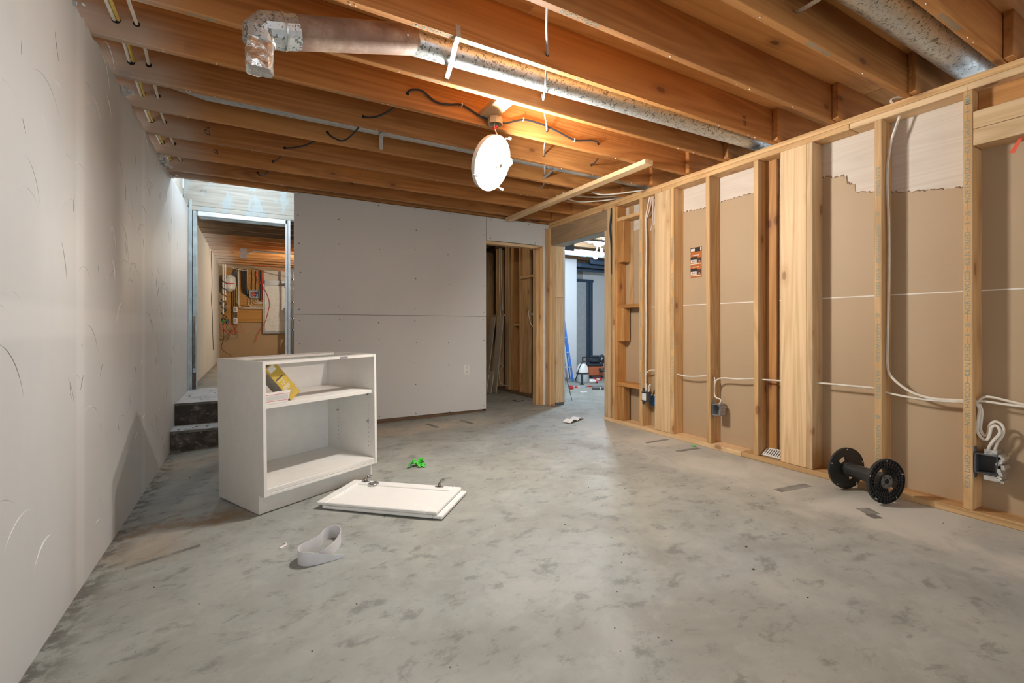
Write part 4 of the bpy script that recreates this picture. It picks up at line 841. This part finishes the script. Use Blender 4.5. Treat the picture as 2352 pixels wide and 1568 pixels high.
wcable('wall_cable', [(.928, .610), (.918, .57), (.922, .50), (.922, .468), (.912, .445), (.899, .443), (.892, .465), (.886, .505), (.862, .525), (.838, .505), (.838, .46), (.86, .41), (.872, .345)], 'white cable looping twice above the dark box, inner one', .007, x=XW+.012)
wcable('wall_cable', [(.93, .622), (.91, .648), (.88, .655), (.80, .64), (.6, .60)], 'white cable rising to the right above the dark box')
def ebox(name, label, y0, y1, z0, z1, mat, stud_y, x0=3.38, x1=3.455, ear=True, face=None):
    t = thing(name, label, 'electrical box', (x1, (y0+y1)/2, z0))
    bm = B(); th = .004
    for lo, hi in (((x0, y0, z0), (x1, y0+th, z1)), ((x0, y1-th, z0), (x1, y1, z1)), ((x0, y0, z0), (x1, y1, z0+th)), ((x0, y0, z1-th), (x1, y1, z1)), ((x1-th, y0, z0), (x1, y1, z1))): add_box(bm, lo, hi, .001)
    obj('shell', bm, mat, t)
    if ear: box('mounting_ear', (x0+.012, stud_y-.004, z0-.032), (x0+.045, stud_y, z1+.032), mat, t, .004)
    for zz in (z0+.03, z1-.035): box('knockout', (x0+.03, y0-.0008, zz), (x0+.042, y0, zz+.006), M_DKGREY, t)
    if face: box('receptacle', (x0-.006, y0+.008, z0+.012), (x0+.004, y1-.008, z1-.012), face, t, .003)
    return t
e1 = ebox('switch_box', 'dark plastic switch box with pale receptacle on the stud', 3.278, 3.346, .290, .385, M_DKGREY, 3.349, 3.366, 3.425, face=M_WHITEPL)
e2 = ebox('outlet_box', 'light grey metal outlet box low on a stud', 2.478, 2.552, .285, .378, M_GREYMET, 2.569)
e3 = ebox('outlet_box', 'wide dark grey outlet box with torn foil wrap', .842, .930, .248, .352, M_DKGREY, .935)
bm = B(); rr = random.Random(14)
for k in range(16):
    y0 = rr.uniform(.832, .85); z0 = .215+.009*k; add_box(bm, (3.385, y0-.014, z0), (3.46, y0, z0+.012), M=Matrix.Translation((rr.uniform(-.01, .01), rr.uniform(-.006, .004), 0)))
add_box(bm, (3.40, .845, .215), (3.46, .90, .24)); add_box(bm, (3.41, .85, .352), (3.47, .90, .375)); obj('foil_wrap', bm, M_FOIL, e3)
e4 = thing('blue_box', 'blue plastic box recessed in the brown sheet beside a flat board', 'electrical box', (XB-.01, 3.32, .23)); box('body', (XB-.022, 3.285, .236), (XB-.002, 3.352, .336), M_BLUE, e4, .004); box('white_rim', (XB-.012, 3.345, .232), (XB-.0025, 3.362, .345), M_WHITEPL, e4, .002); box('top_rim', (XB-.012, 3.28, .337), (XB-.0025, 3.36, .347), M_WHITEPL, e4, .002)
fl = thing('flagging_tape', 'red flagging tape hanging under the right end header', 'tape', (3.45, .79, 1.94)); bm = B()
add_prism(bm, [(.763, 2.01), (.775, 2.012), (.815, 1.94), (.797, 1.932)], 3.447, 3.449, 0); obj('ribbon', bm, M_PINKTAPE, fl)
vt = thing('floor_register', 'white floor vent cover propped on the bottom plate', 'vent cover', (3.45, 2.07, .04)); MV = Matrix.Translation((3.412, 1.985, .042)) @ Matrix.Rotation(math.radians(-32), 4, 'Y')
bm = B(); add_box(bm, (0, 0, 0), (.012, .15, .008), M=MV); add_box(bm, (.078, 0, 0), (.09, .15, .008), M=MV); add_box(bm, (0, 0, 0), (.09, .012, .008), M=MV); add_box(bm, (0, .138, 0), (.09, .15, .008), M=MV); obj('frame', bm, M_WHITEPL, vt)
for k in range(7): bm = B(); add_box(bm, (.012, .020+.017*k, .001), (.078, .029+.017*k, .007), M=MV); obj('louver', bm, M_WHITEPL, vt)
bm = B(); add_box(bm, (.004, .004, -.004), (.086, .146, .0), M=MV); obj('damper', bm, M_DKGREY, vt)
ou = thing('wall_outlet', 'white duplex outlet on the drywall end wall', 'outlet', (2.225, YE, .455)); box('cover_plate', (2.188, YE-.006, .455), (2.262, YE, .572), M_WHITEPL, ou, .002)
for z in (.545, .485):
    lathe('receptacle', [(.016, 0), (.016, .003), (0, .003)], M_CARD, ou, 16, Matrix.Translation((2.225, YE-.006, z)) @ Matrix.Rotation(PI/2, 4, 'X')); bm = B()
    for lo, hi in (((-.008, .002), (-.004, .012)), ((.004, .002), (.008, .012)), ((-.003, -.012), (.003, -.005))): add_box(bm, (2.225+lo[0], YE-.0097, z+lo[1]), (2.225+hi[0], YE-.0089, z+hi[1]))
    obj('slot', bm, M_DKGREY, ou)

# ------------------------------------------------------------------ white base cabinet
A = math.radians(25.34); nv = Vector((-.0114, -.0022, 1)).normalized(); uv = Vector((math.cos(A), math.sin(A), 0)); uv = (uv-uv.dot(nv)*nv).normalized(); vv = nv.cross(uv)
CM = Matrix.Translation((.0544, 2.9737, -.0588)) @ Matrix((uv, vv, nv)).transposed().to_4x4()
cab = thing('base_cabinet', 'white doorless base cabinet with one shelf and open top', 'cabinet'); cab.matrix_basis = CM
CW, CDp, CH, TD, TH, T = .789, .576, .888, .062, .112, .018
def cpart(name, lo, hi, bev=.0012, mat=M_MELA): return box(name, lo, hi, mat, cab, bev, local=True)
for x in (0, CW-T):
    prism('side_panel', [(TD, 0), (CDp, 0), (CDp, CH), (0, CH), (0, TH), (TD, TH)], x, x+T, 0, M_MELA, cab, local=True)
cpart('back_panel', (T, CDp-.014, .02), (CW-T, CDp-.004, CH-.001)); cpart('bottom_panel', (T, .004, TH+.018), (CW-T, CDp-.014, TH+.042)); cpart('bottom_rail', (T, .002, TH), (CW-T, .03, TH+.0165))
cpart('toe_kick', (T*.2, TD+.001, .001), (CW-T*.2, TD+.016, TH+.016)); cpart('shelf', (T+.001, .022, .612), (CW-T-.001, CDp-.03, .636)); cpart('front_rail', (T, .003, CH-.019), (CW-T, .10, CH-.003)); cpart('back_rail', (T, CDp-.10, CH-.02), (CW-T, CDp-.016, CH-.004))
bm = B()
for yq in (.07, .43):
    for k in range(16):
        z = .23+.032*k
        if abs(z-.624) > .03: add_box(bm, (CW-T-.0006, yq-.0026, z-.0026), (CW-T, yq+.0026, z+.0026)); add_box(bm, (T, yq-.0026, z-.0026), (T+.0006, yq+.0026, z+.0026))
o = obj('pin_hole', bm, M_DKGREY, cab, local=True); o['kind'] = 'stuff'
for yq, z in ((.07, .597), (.43, .45), (.07, .405)): lathe('shelf_pin', [(.006, 0), (.006, .012), (0, .012)], M_CHROME, cab, 8, Matrix.Translation((CW-T, yq, z)) @ Matrix.Rotation(-PI/2, 4, 'Y'), local=True)
cpart('grey_chip', (.50, .001, CH-.016), (.56, .0028, CH-.003), 0, M_GREYMET)
# carton and card tray on its shelf
SH = .6365
ct = thing('yellow_carton', 'yellow carton leaning on its side inside the cabinet', 'carton'); ct.matrix_basis = CM @ Matrix.Translation((.198, .062, SH)) @ Matrix.Rotation(math.radians(-38), 4, 'Y')
bw, bd, bh = .076, .15, .225
bm = B()
for lo, hi in (((0, 0, 0), (bw, .0012, bh)), ((0, bd-.0012, 0), (bw, bd, bh)), ((0, 0, 0), (.0012, bd, bh)), ((bw-.0012, 0, 0), (bw, bd, bh)), ((0, 0, 0), (bw, bd, .0012))): add_box(bm, lo, hi)
obj('carton_wall', bm, M_YELLOW, ct, local=True); box('grey_side', (-.0008, .001, .001), (-.0001, bd, bh-.001), M_CARDIN, ct, 0, True)
box('top_flap', (0, 0, bh), (bw, .0012, bh+.028), M_YELLOW, ct, 0, True); box('inside_liner', (.002, .002, bh-.02), (bw-.002, bd-.002, bh-.015), M_CARDIN, ct, 0, True); box('side_flap', (-.022, .002, bh-.002), (0, bd-.01, bh), M_CARD, ct, 0, True); box('label', (.012, -.0006, bh-.014), (.054, 0, bh+.022), M_CARD, ct, 0, True)
def ctext(s, size, mat, x, z): return text('carton_print', s, size, mat, Matrix.Translation((x, -.0006, z)) @ R3((1,0,0), (0,0,1), (0,-1,0)), ct)
o = ctext('10', .030, M_CARD, .016, .115); o.matrix_parent_inverse = Matrix()
for zz, x0, x1, hh, mm in ((.152, .008, .058, .009, M_DKGREY), (.139, .012, .046, .004, M_CARD), (.092, .010, .056, .003, M_CARD), (.085, .010, .052, .003, M_CARD), (.078, .010, .056, .003, M_CARD), (.071, .010, .050, .003, M_CARD), (.055, .012, .050, .002, M_CARDIN), (.047, .012, .052, .002, M_CARDIN), (.039, .012, .044, .002, M_CARDIN), (.030, .012, .05, .002, M_CARDIN)):
    box('print_line', (x0, -.0006, zz), (x1, 0, zz+hh), mm, ct, 0, True)
tr = thing('card_tray', 'low white card box with red lines on the cabinet shelf', 'card box'); tr.matrix_basis = CM @ Matrix.Translation((.022, .024, SH))
prism('front', [(0, 0), (.135, 0), (.155, .072), (0, .066)], 0, .002, 1, M_CARD, tr, True); prism('back', [(0, 0), (.135, 0), (.15, .06), (0, .06)], .026, .028, 1, M_CARD, tr, True); box('base', (0, 0, 0), (.135, .028, .002), M_CARD, tr, 0, True); box('end', (0, 0, 0), (.002, .028, .06), M_CARD, tr, 0, True)
for z in (.052, .014): box('red_line', (.001, -.0006, z), (.147 if z > .03 else .138, 0, z+.002), M_RED, tr, 0, True)
box('dotted_print', (.003, -.0004, .020), (.138, 0, .048), flat('fine_grey_print', (.60,.59,.57), .6, vary=.25, sc=900), tr, 0, True)
# two loose doors stacked on the floor
def slab_door(name, label, M, hinges):
    t = thing(name, label, 'cabinet door'); t.matrix_basis = M
    L, Wd, th = .772, .385, .019; fr = .062
    for nm, lo, hi in (('stile', (0, 0, 0), (fr, Wd, th)), ('stile', (L-fr, 0, 0), (L, Wd, th)), ('rail', (fr, 0, 0), (L-fr, fr, th)), ('rail', (fr, Wd-fr, 0), (L-fr, Wd, th))): box(nm, lo, hi, M_DOOR, t, .004, True)
    box('centre_panel', (fr-.004, fr-.004, .003), (L-fr+.004, Wd-fr+.004, th-.009), M_DOOR, t, .001, True)
    if hinges:
        for x in (.10, .63):
            bm = B(); add_lathe(bm, [(.018, 0), (.018, .004), (0, .005)], 16, Matrix.Translation((x, Wd-.024, th))); add_box(bm, (x-.028, Wd-.032, th), (x+.028, Wd-.018, th+.004), .001)
            h = obj('hinge_cup', bm, M_CHROME, t, True, True)
            bm = B(); add_box(bm, (x-.006, Wd-.028, th+.003), (x+.006, Wd-.002, th+.024), .002, M=Matrix.Translation((x, Wd-.02, th)) @ Matrix.Rotation(.5, 4, 'X') @ Matrix.Translation((-x, -Wd+.02, -th))); add_box(bm, (x-.002, Wd-.012, th+.022), (x+.014, Wd+.034, th+.036), .003); obj('hinge_arm', bm, M_CHROME, h, True)
    return t
P0 = Vector((.329, 2.953, 0)); P1 = Vector((.895, 2.401, 0)); ed = (P1-P0).normalized(); pd = Vector((-ed.y, ed.x, 0))
slope = (zf(.95)-zf(.40))/.55
ux = Vector((ed.x, ed.y, ed.x*slope)).normalized(); uy = Vector((pd.x, pd.y, pd.x*slope)); uy = (uy-uy.dot(ux)*ux).normalized(); uz = ux.cross(uy)
RM = Matrix((ux, uy, uz)).transposed().to_4x4()
o1 = P0+ed*.035+pd*.0; slab_door('cabinet_door', 'white cabinet door lying underneath, its edge showing at right', Matrix.Translation((o1.x, o1.y, zf(.36)+.004)) @ RM, False)
slab_door('cabinet_door', 'white paneled cabinet door on top with two hinges', Matrix.Translation((P0.x, P0.y, zf(.33)+.0245)) @ RM, True)
md = thing('metal_emblem', 'small round chrome emblem lying on the cabinet door', 'emblem'); md.matrix_basis = Matrix.Translation((P0.x, P0.y, zf(.33)+.0245)) @ RM @ Matrix.Translation((.175, .335, .0195))
lathe('ring', [(.030, 0), (.034, .003), (.030, .006), (.026, .003)], M_CHROME, md, 28, None, True, True)
for a in (.4, 1.3, 2.3): box('bar', (-.027, -.003, .001), (.027, .003, .004), M_CHROME, md, .001, True).rotation_euler = (0, 0, a)
lathe('hub', [(.010, 0), (.010, .005), (0, .006)], M_CHROME, md, 14, None, True)

# ------------------------------------------------------------------ loose things on the floor
def ribbon(bm, pts, hts, th=.0015, lift=None):
    P = [Vector((p_[0], p_[1])) for p_ in pts]; n = len(P); rows = []
    for i in range(n):
        t = (P[min(i+1, n-1)]-P[max(i-1, 0)]).normalized(); nn = Vector((-t.y, t.x))*th/2; z0 = zf(P[i].x)+(lift[i] if lift else .0005); h = hts[i]; lean = 0
        rows.append([bm.verts.new((P[i].x+s*nn.x, P[i].y+s*nn.y, z)) for s, z in ((-1, z0), (1, z0), (1, z0+h), (-1, z0+h))])
    for a, b in zip(rows, rows[1:]):
        for k in range(4): bm.faces.new((a[k], a[(k+1)%4], b[(k+1)%4], b[k]))
    bm.faces.new(rows[0][::-1]); bm.faces.new(rows[-1])
ctrl = [(.372, 2.265), (.315, 2.262), (.255, 2.262), (.205, 2.275), (.178, 2.315), (.190, 2.365), (.235, 2.395), (.285, 2.435), (.315, 2.49), (.355, 2.505), (.385, 2.475), (.375, 2.40), (.335, 2.335), (.285, 2.30), (.24, 2.298)]
sp = smooth_pts([(x, y_, 0) for x, y_ in ctrl], 6); nsp = len(sp)
eb = thing('edge_band_loop', 'looped strip of white edge banding on the floor', 'strip', (.28, 2.38, zf(.28)))
bm = B(); ribbon(bm, sp, [.012+.05*min(1, i/(nsp*.18)) if i < nsp*.8 else .062-.03*(i-nsp*.8)/(nsp*.2) for i in range(nsp)]); obj('strip', bm, M_STRIP, eb, smooth=True)
sc_ = thing('paper_scrap', 'tiny folded white paper scrap left of the edge banding', 'scrap', (.135, 2.547, zf(.135))); bm = B(); add_box(bm, (-.028, -.006, 0), (.012, .006, .004), M=Matrix.Translation((.135, 2.54, zf(.13))) @ Matrix.Rotation(.7, 4, 'Z')); add_box(bm, (0, -.002, 0), (.03, .002, .006), M=Matrix.Translation((.145, 2.548, zf(.13))) @ Matrix.Rotation(1.9, 4, 'Z')); obj('fold', bm, M_CARD, sc_)
rs = tube('red_bit', [(.357, 2.55, zf(.36)+.003), (.367, 2.565, zf(.36)+.012)], .003, M_RED, None, 6); tag(rs, 'tiny red plastic bit behind the edge banding', 'scrap')
gl = thing('green_tape', 'crumpled bright green tape on the floor', 'tape', (1.09, 3.39, zf(1.09))); rr = random.Random(17)
for k in range(14):
    a = rr.uniform(0, 2*PI); L = rr.uniform(.05, .095); wd_ = rr.uniform(.018, .034); n = 6; bm = B(); rows = []
    for i in range(n+1):
        t = i/n; r = .008+L*t; z = .004+.03*math.sin(PI*min(1, t*1.1))*rr.uniform(.7, 1.2)*(1.3 if k < 4 else .6); w2 = wd_*math.sin(PI*(.12+.8*t))
        c = Vector((math.cos(a)*r*1.0, math.sin(a)*r*.75, z)); s = Vector((-math.sin(a), math.cos(a), rr.uniform(-.35, .5)))*w2/2
        rows.append([bm.verts.new(c-s), bm.verts.new(c+s+Vector((0, 0, .001))), bm.verts.new(c+s+Vector((0, 0, .0025))), bm.verts.new(c-s+Vector((0, 0, .0015)))])
    for v in bm.verts: v.co += Vector((1.09, 3.39, zf(1.09)+.001)); v.co.z = max(v.co.z, zf(1.09)+.001)
    for p_, q_ in zip(rows, rows[1:]):
        for j in range(4): bm.faces.new((p_[j], p_[(j+1)%4], q_[(j+1)%4], q_[j]))
    obj('curl', bm, M_GREEN, gl)
pc_ = thing('curled_paper', 'curled white paper strip on the floor near the opening', 'paper', (3.06, 4.05, 0)); bm = B(); rows = []
for i in range(17):
    t = i/16; x = 2.92+.28*t; y_ = 3.99+.13*t; z = .003+.022*math.sin(PI*((t*2) % 1.0))*(1 if t < .5 else .9)
    rows.append([bm.verts.new((x-.02, y_+.045, z+.001)), bm.verts.new((x+.02, y_-.045, z+.001)), bm.verts.new((x+.02, y_-.045, z+.0025)), bm.verts.new((x-.02, y_+.045, z+.0025))])
for p_, q_ in zip(rows, rows[1:]):
    for j in range(4): bm.faces.new((p_[j], p_[(j+1)%4], q_[(j+1)%4], q_[j]))
obj('sheet', bm, M_CARD, pc_, smooth=True)
gb = box('green_chip', (3.29, 2.66, .0005), (3.32, 2.69, .008), M_GREEN, None, .002); tag(gb, 'tiny green chip on the floor by the bottom plate', 'chip')
bm = B(); rr = random.Random(23)                          # grit nobody could count
for k in range(240):
    x, y_ = rr.uniform(-.5, 3.3), rr.uniform(.9, 4.9); e = rr.uniform(.001, .003)*(1 if rr.random() < .9 else 1.8)
    add_box(bm, (x-e, y_-e*.7, zf(x)-.001), (x+e, y_+e*.7, zf(x)+e*.5), M=None)
g = obj('floor_grit', bm, flat('grit_dark', (.10,.085,.065), .8, vary=.6, sc=3)); tag(g, 'small dark crumbs scattered over the concrete', 'grit', kind='stuff')
bk = box('brick_chip', (3.36, 4.90, .0), (3.41, 4.945, .025), flat('brick_red', (.40,.22,.15), .9), None, .006); tag(bk, 'small reddish chip at the foot of the corner post', 'rubble')

# ------------------------------------------------------------------ black cable spool
C0 = Vector((3.285, 1.497, .1315)); C1 = Vector((3.205, 1.262, .1315)); ax = (C1-C0).normalized(); sx_ = Vector((0,0,1)).cross(ax).normalized(); sy_ = ax.cross(sx_)
SMx = Matrix.Translation(C0) @ Matrix((sx_, sy_, ax)).transposed().to_4x4(); SL = (C1-C0).length
spo = thing('cable_spool', 'empty black plastic cable spool lying by the stud wall', 'spool'); spo.matrix_basis = SMx
def flange(z, out, name):
    R = .130; N = 48; bm = B(); z0, z1 = (z-.003, z+.003)
    holes = [(.062, 2.2, .022), (.062, 5.3, .022)]
    rs_ = [.018, .034, .046, .060, .078, .092, .106, .118, R]
    def inhole(r, a):
        return any(math.hypot(r*math.cos(a)-hr*math.cos(ha), r*math.sin(a)-hr*math.sin(ha)) < hd for hr, ha, hd in holes)
    V = {}
    def vert(i, k, zz):
        key = (i, k % N, zz)
        if key not in V: a = 2*PI*(k % N)/N; V[key] = bm.verts.new((rs_[i]*math.cos(a), rs_[i]*math.sin(a), zz))
        return V[key]
    cells = {(i, k) for i in range(len(rs_)-1) for k in range(N) if not inhole((rs_[i]+rs_[i+1])/2, 2*PI*(k+.5)/N)}
    for i, k in cells:
        for zz in (z0, z1): bm.faces.new((vert(i, k, zz), vert(i+1, k, zz), vert(i+1, k+1, zz), vert(i, k+1, zz)))
        for (j, q), (e0, e1) in ((((i+1), k), ((i+1, k), (i+1, k+1))), (((i-1), k), ((i, k), (i, k+1))), ((i, (k+1) % N), ((i, k+1), (i+1, k+1))), ((i, (k-1) % N), ((i, k), (i+1, k)))):
            if (j, q) not in cells: bm.faces.new((vert(*e0, z0), vert(*e1, z0), vert(*e1, z1), vert(*e0, z1)))
    f = obj(name, bm, M_BLACKPL, spo, True)
    s = 1 if out > 0 else -1; zz = z+s*.003
    for rr_ in (.128, .104, .088, .040):
        lathe('ring_rib', [(rr_-.0012, min(zz, zz+s*.008)), (rr_+.0012, min(zz, zz+s*.008)), (rr_+.0012, max(zz, zz+s*.008)), (rr_-.0012, max(zz, zz+s*.008))], M_BLACKPL, f, 40, None, True, True)
    if out > 0:
        for k in range(32):
            a = 2*PI*k/32
            if inhole(.062, a): lo = .09
            else: lo = .040
            bm = B(); add_box(bm, (lo, -.001, min(zz, zz+s*.008)), (.128, .001, max(zz, zz+s*.008)), M=Matrix.Rotation(a, 4, 'Z')); obj('spoke_rib', bm, M_BLACKPL, f, True)
    return f
flange(0, -1, 'flange'); flange(SL, 1, 'flange')
lathe('barrel', [(.043, .003), (.043, SL-.003)], M_BLACKPL, spo, 32, None, True); lathe('collar', [(.047, .004), (.047, .03), (.043, .034)], M_BLACKPL, spo, 32, None, True)
lathe('hub_plate', [(.016, SL+.004), (.040, SL+.004), (.040, SL+.011), (.016, SL+.011)], flat('spool_grey_hub', (.10,.095,.085), .5), spo, 32, None, True, True)
lathe('bore', [(.0155, SL+.0035), (.0155, SL+.005), (0, SL+.005)], M_BLACK, spo, 20, None, True)
for a in (.6, 2.2, 3.9, 5.3): lathe('hub_hole', [(.005, SL+.0112), (.005, SL+.0116), (0, SL+.0116)], M_BLACK, spo, 10, Matrix.Translation((.029*math.cos(a), .029*math.sin(a), 0)), True)
for zz, s in ((-.003, -1), (SL+.003, 1)):
    for k in range(5): a = .3+k*2*PI/5; lathe('rim_rivet', [(.004, zz-.0075), (.004, zz+.0075), (0, zz+.0076)], M_SEAM, spo, 8, Matrix.Translation((.119*math.cos(a), .119*math.sin(a), 0)), True)

# ------------------------------------------------------------------ things in the next room
cr = Vector((.871, -.491, 0)); cf = Vector((.491, .871, 0))
la = thing('step_ladder', 'blue fibreglass step ladder leaning in the next room', 'ladder', (5.1, 7.0, 0))
R0 = Vector((5.227, 6.945, 0)); L0 = R0-cr*.50+cf*.05; RT = R0-cr*.27+Vector((0,0,1.85)); LT = L0+cr*.10+Vector((0,0,1.85)); bk_ = cf*.45
def rail(a, b, wd_, mat): 
    bm = B(); d = (b-a); M = Matrix.Translation(a) @ Matrix((cr, d.normalized().cross(cr).normalized(), d.normalized())).transposed().to_4x4(); add_box(bm, (-wd_/2, -.035, 0), (wd_/2, .035, d.length), .003, M=M); return obj('rail', bm, mat, la)
rail(R0, RT, .03, M_LADDER); rail(L0, LT, .03, M_LADDER); rail(R0+bk_, RT+cf*.02, .025, M_LADDER); rail(L0+bk_, LT+cf*.02, .025, M_LADDER)
for k in range(1, 7):
    t = k/6.6; a, b = L0.lerp(LT, t), R0.lerp(RT, t); bm = B(); d = (b-a); M = Matrix.Translation(a) @ Matrix((d.normalized(), cf, Vector((0,0,1)))).transposed().to_4x4(); add_box(bm, (0, -.04, -.02), (d.length, .04, .0), .003, M=M); obj('step', bm, M_ALU, la)
a, b = LT, RT; bm = B(); add_box(bm, (-.02, -.08, 0), ((b-a).length+.02, .10, .04), .006, M=Matrix.Translation(a) @ Matrix(((b-a).normalized(), cf, Vector((0,0,1)))).transposed().to_4x4()); obj('top_cap', bm, M_LADDER, la)
va = thing('shop_vacuum', 'shop vacuum with orange tank and dark motor head', 'vacuum', (6.05, 7.30, 0)); VM = Matrix.Translation((6.02, 7.26, 0)) @ Matrix.Rotation(-PSI, 4, 'Z')
def vpart(name, lo, hi, mat, bev=.02): bm = B(); add_box(bm, lo, hi, bev, M=VM); return obj(name, bm, mat, va)
vpart('tank', (-.15, -.14, .05), (.14, .16, .24), M_ORANGEPL); vpart('lid', (-.16, -.15, .24), (.15, .17, .29), M_NAVY); vpart('motor_head', (-.12, -.1, .29), (.11, .12, .40), M_NAVY, .04); vpart('motor_cap', (-.08, -.07, .40), (.10, .09, .45), M_NAVY, .02)
for x in (-.12, .11): vpart('caster', (x-.02, -.15, 0), (x+.02, -.10, .05), M_BLACKPL, .008)
bm = B(); add_tube(bm, smooth_pts([VM @ Vector(p_) for p_ in ((.05, -.12, .32), (.06, -.2, .42), (.10, -.22, .46), (.14, -.22, .40), (.16, -.22, .25), (.12, -.22, .16), (.06, -.22, .17), (.06, -.22, .21))], 6), .025, 10); obj('hose', bm, M_NAVY, va, smooth=True)
bm = B(); add_tube(bm, smooth_pts([VM @ Vector(p_) for p_ in ((.12, -.05, .30), (.22, -.05, .42), (.30, -.05, .40), (.34, -.02, .25))], 6), .03, 10); obj('hose_tail', bm, M_NAVY, va, smooth=True)
bm = B()
for lo, hi in (((-.26, -.02, .32), (-.24, .02, .42)), ((-.18, -.02, .32), (-.16, .02, .42)), ((-.26, -.02, .32), (-.16, .02, .335)), ((-.26, -.02, .405), (-.16, .02, .42)), ((-.16, -.02, .36), (-.08, .02, .385))): add_box(bm, lo, hi, M=VM)
obj('handle', bm, M_BLACKPL, va)
pt = thing('pump_sprayer', 'pale pump sprayer tank with black belt on the next room floor', 'sprayer', (5.30, 6.75, 0)); PM = Matrix.Translation((5.30, 6.75, 0))
lathe('lower_tank', [(.0, .005), (.11, .005), (.118, .03), (.112, .17), (0, .17)], M_TANK, pt, 24, PM); lathe('belt', [(.116, .165), (.122, .17), (.122, .185), (.112, .19)], M_BLACKPL, pt, 24, PM); lathe('dome', [(.110, .186), (.105, .25), (.085, .31), (.05, .345), (0, .355)], M_WHITEPL, pt, 24, PM); lathe('cap', [(.02, .345), (.02, .375), (0, .375)], M_BLACKPL, pt, 12, PM)
tube('carry_hose', [PM @ Vector(p_) for p_ in ((0, 0, .37), (-.06, -.04, .35), (-.10, -.02, .25), (-.12, .0, .15), (-.15, .03, .03))], .009, M_BLACKPL, pt, 8, 5)
bs = thing('black_stand', 'short black post standing in front of the sprayer', 'stand', (5.10, 6.50, 0)); tube('post', [(5.09, 6.50, .0), (5.09, 6.50, .21)], .022, M_NAVY, bs, 12); lathe('foot', [(.04, .0), (.04, .012), (0, .014)], M_NAVY, bs, 14, Matrix.Translation((5.09, 6.50, 0)))
def small(name, label, cat, loc, dims, mat, rz=0, extra=None):
    t = thing(name, label, cat, loc); M = Matrix.Translation(loc) @ Matrix.Rotation(rz, 4, 'Z'); bm = B(); add_box(bm, (-dims[0]/2, -dims[1]/2, 0), (dims[0]/2, dims[1]/2, dims[2]), min(dims)*.2, M=M); obj('body', bm, mat, t)
    if extra: bm = B(); add_box(bm, extra[0], extra[1], .003, M=M); obj(extra[3], bm, extra[2], t)
    return t
small('red_clamp', 'red clamp lying at the foot of the ladder', 'clamp', (4.57, 6.12, 0), (.10, .05, .035), M_RED, .4, ((-.03, -.02, .034), (.02, .02, .06), M_RED, 'jaw'))
small('grey_tool_case', 'grey tool case on the next room floor', 'case', (4.93, 5.88, 0), (.19, .11, .05), M_DKGREY, -.6, ((.03, -.058, .008), (.05, -.05, .04), M_WHITEPL, 'latch'))
small('white_tile', 'flat white tile offcut on the next room floor', 'tile', (4.52, 5.73, 0), (.11, .07, .008), M_WHITEPL, -.2, ((-.02, -.01, .008), (.02, .01, .0085), M_CARD, 'spot'))
small('red_tool', 'small red tool beside the grey case', 'tool', (5.02, 6.18, 0), (.08, .03, .025), M_RED, -.5, ((-.08, -.008, .005), (-.04, .008, .02), M_GREYMET, 'tip'))
small('grey_pliers', 'grey metal tool beside the red clamp', 'tool', (4.80, 6.15, 0), (.14, .03, .02), M_GREYMET, -.4, ((-.10, -.01, .0), (-.06, .02, .03), M_RED, 'grip'))
small('red_bag', 'red and white bag behind the bottle', 'bag', (5.75, 6.85, 0), (.14, .08, .05), M_RED, -.3, ((-.05, -.045, .01), (.02, -.035, .04), M_CARD, 'print'))
bt = thing('white_bottle', 'white bottle with red cap lying by the sprayer', 'bottle', (5.40, 6.55, 0)); tube('body', [(5.36, 6.62, .035), (5.43, 6.56, .035), (5.45, 6.54, .035)], [.035, .035, .02], M_WHITEPL, bt, 16); tube('cap', [(5.45, 6.54, .035), (5.475, 6.52, .035)], .033, M_RED, bt, 16)
sk = thing('thin_rod', 'thin black rod leaning against the corner post', 'rod', (3.86, 5.15, 0)); tube('rod', [(3.86, 5.15, .005), (3.80, 5.20, .32)], .004, M_BLACKPL, sk, 8); tube('grip', [(3.84, 5.165, .11), (3.832, 5.172, .14)], .006, M_DKGREY, sk, 8)
hs_ = thing('coiled_hose', 'dark hose coiled at the foot of the ladder', 'hose', (4.95, 6.95, 0)); pts = []
for k in range(50): a = k*.5; pts.append((4.93+.13*math.cos(a)-.002*k, 6.97+.10*math.sin(a), .03+.0045*k))
tube('coil', pts, .018, M_NAVY, hs_, 8)
ws = box('white_lath', (3.70, 5.12, .0), (3.72, 5.16, .17), M_CARD, None, .002); tag(ws, 'short pale lath standing behind the corner post', 'lath')

# print and stamps become plain meshes
bpy.context.view_layer.update(); dg = bpy.context.evaluated_depsgraph_get()
for o in [q for q in bpy.data.objects if q.type == 'FONT']:
    me = bpy.data.meshes.new_from_object(o.evaluated_get(dg)); m = bpy.data.objects.new('tmp', me)
    m.parent = o.parent; m.matrix_parent_inverse = o.matrix_parent_inverse.copy(); m.matrix_basis = o.matrix_basis.copy(); COL.objects.link(m)
    nm = o.name; bpy.data.objects.remove(o, do_unlink=True); m.name = nm
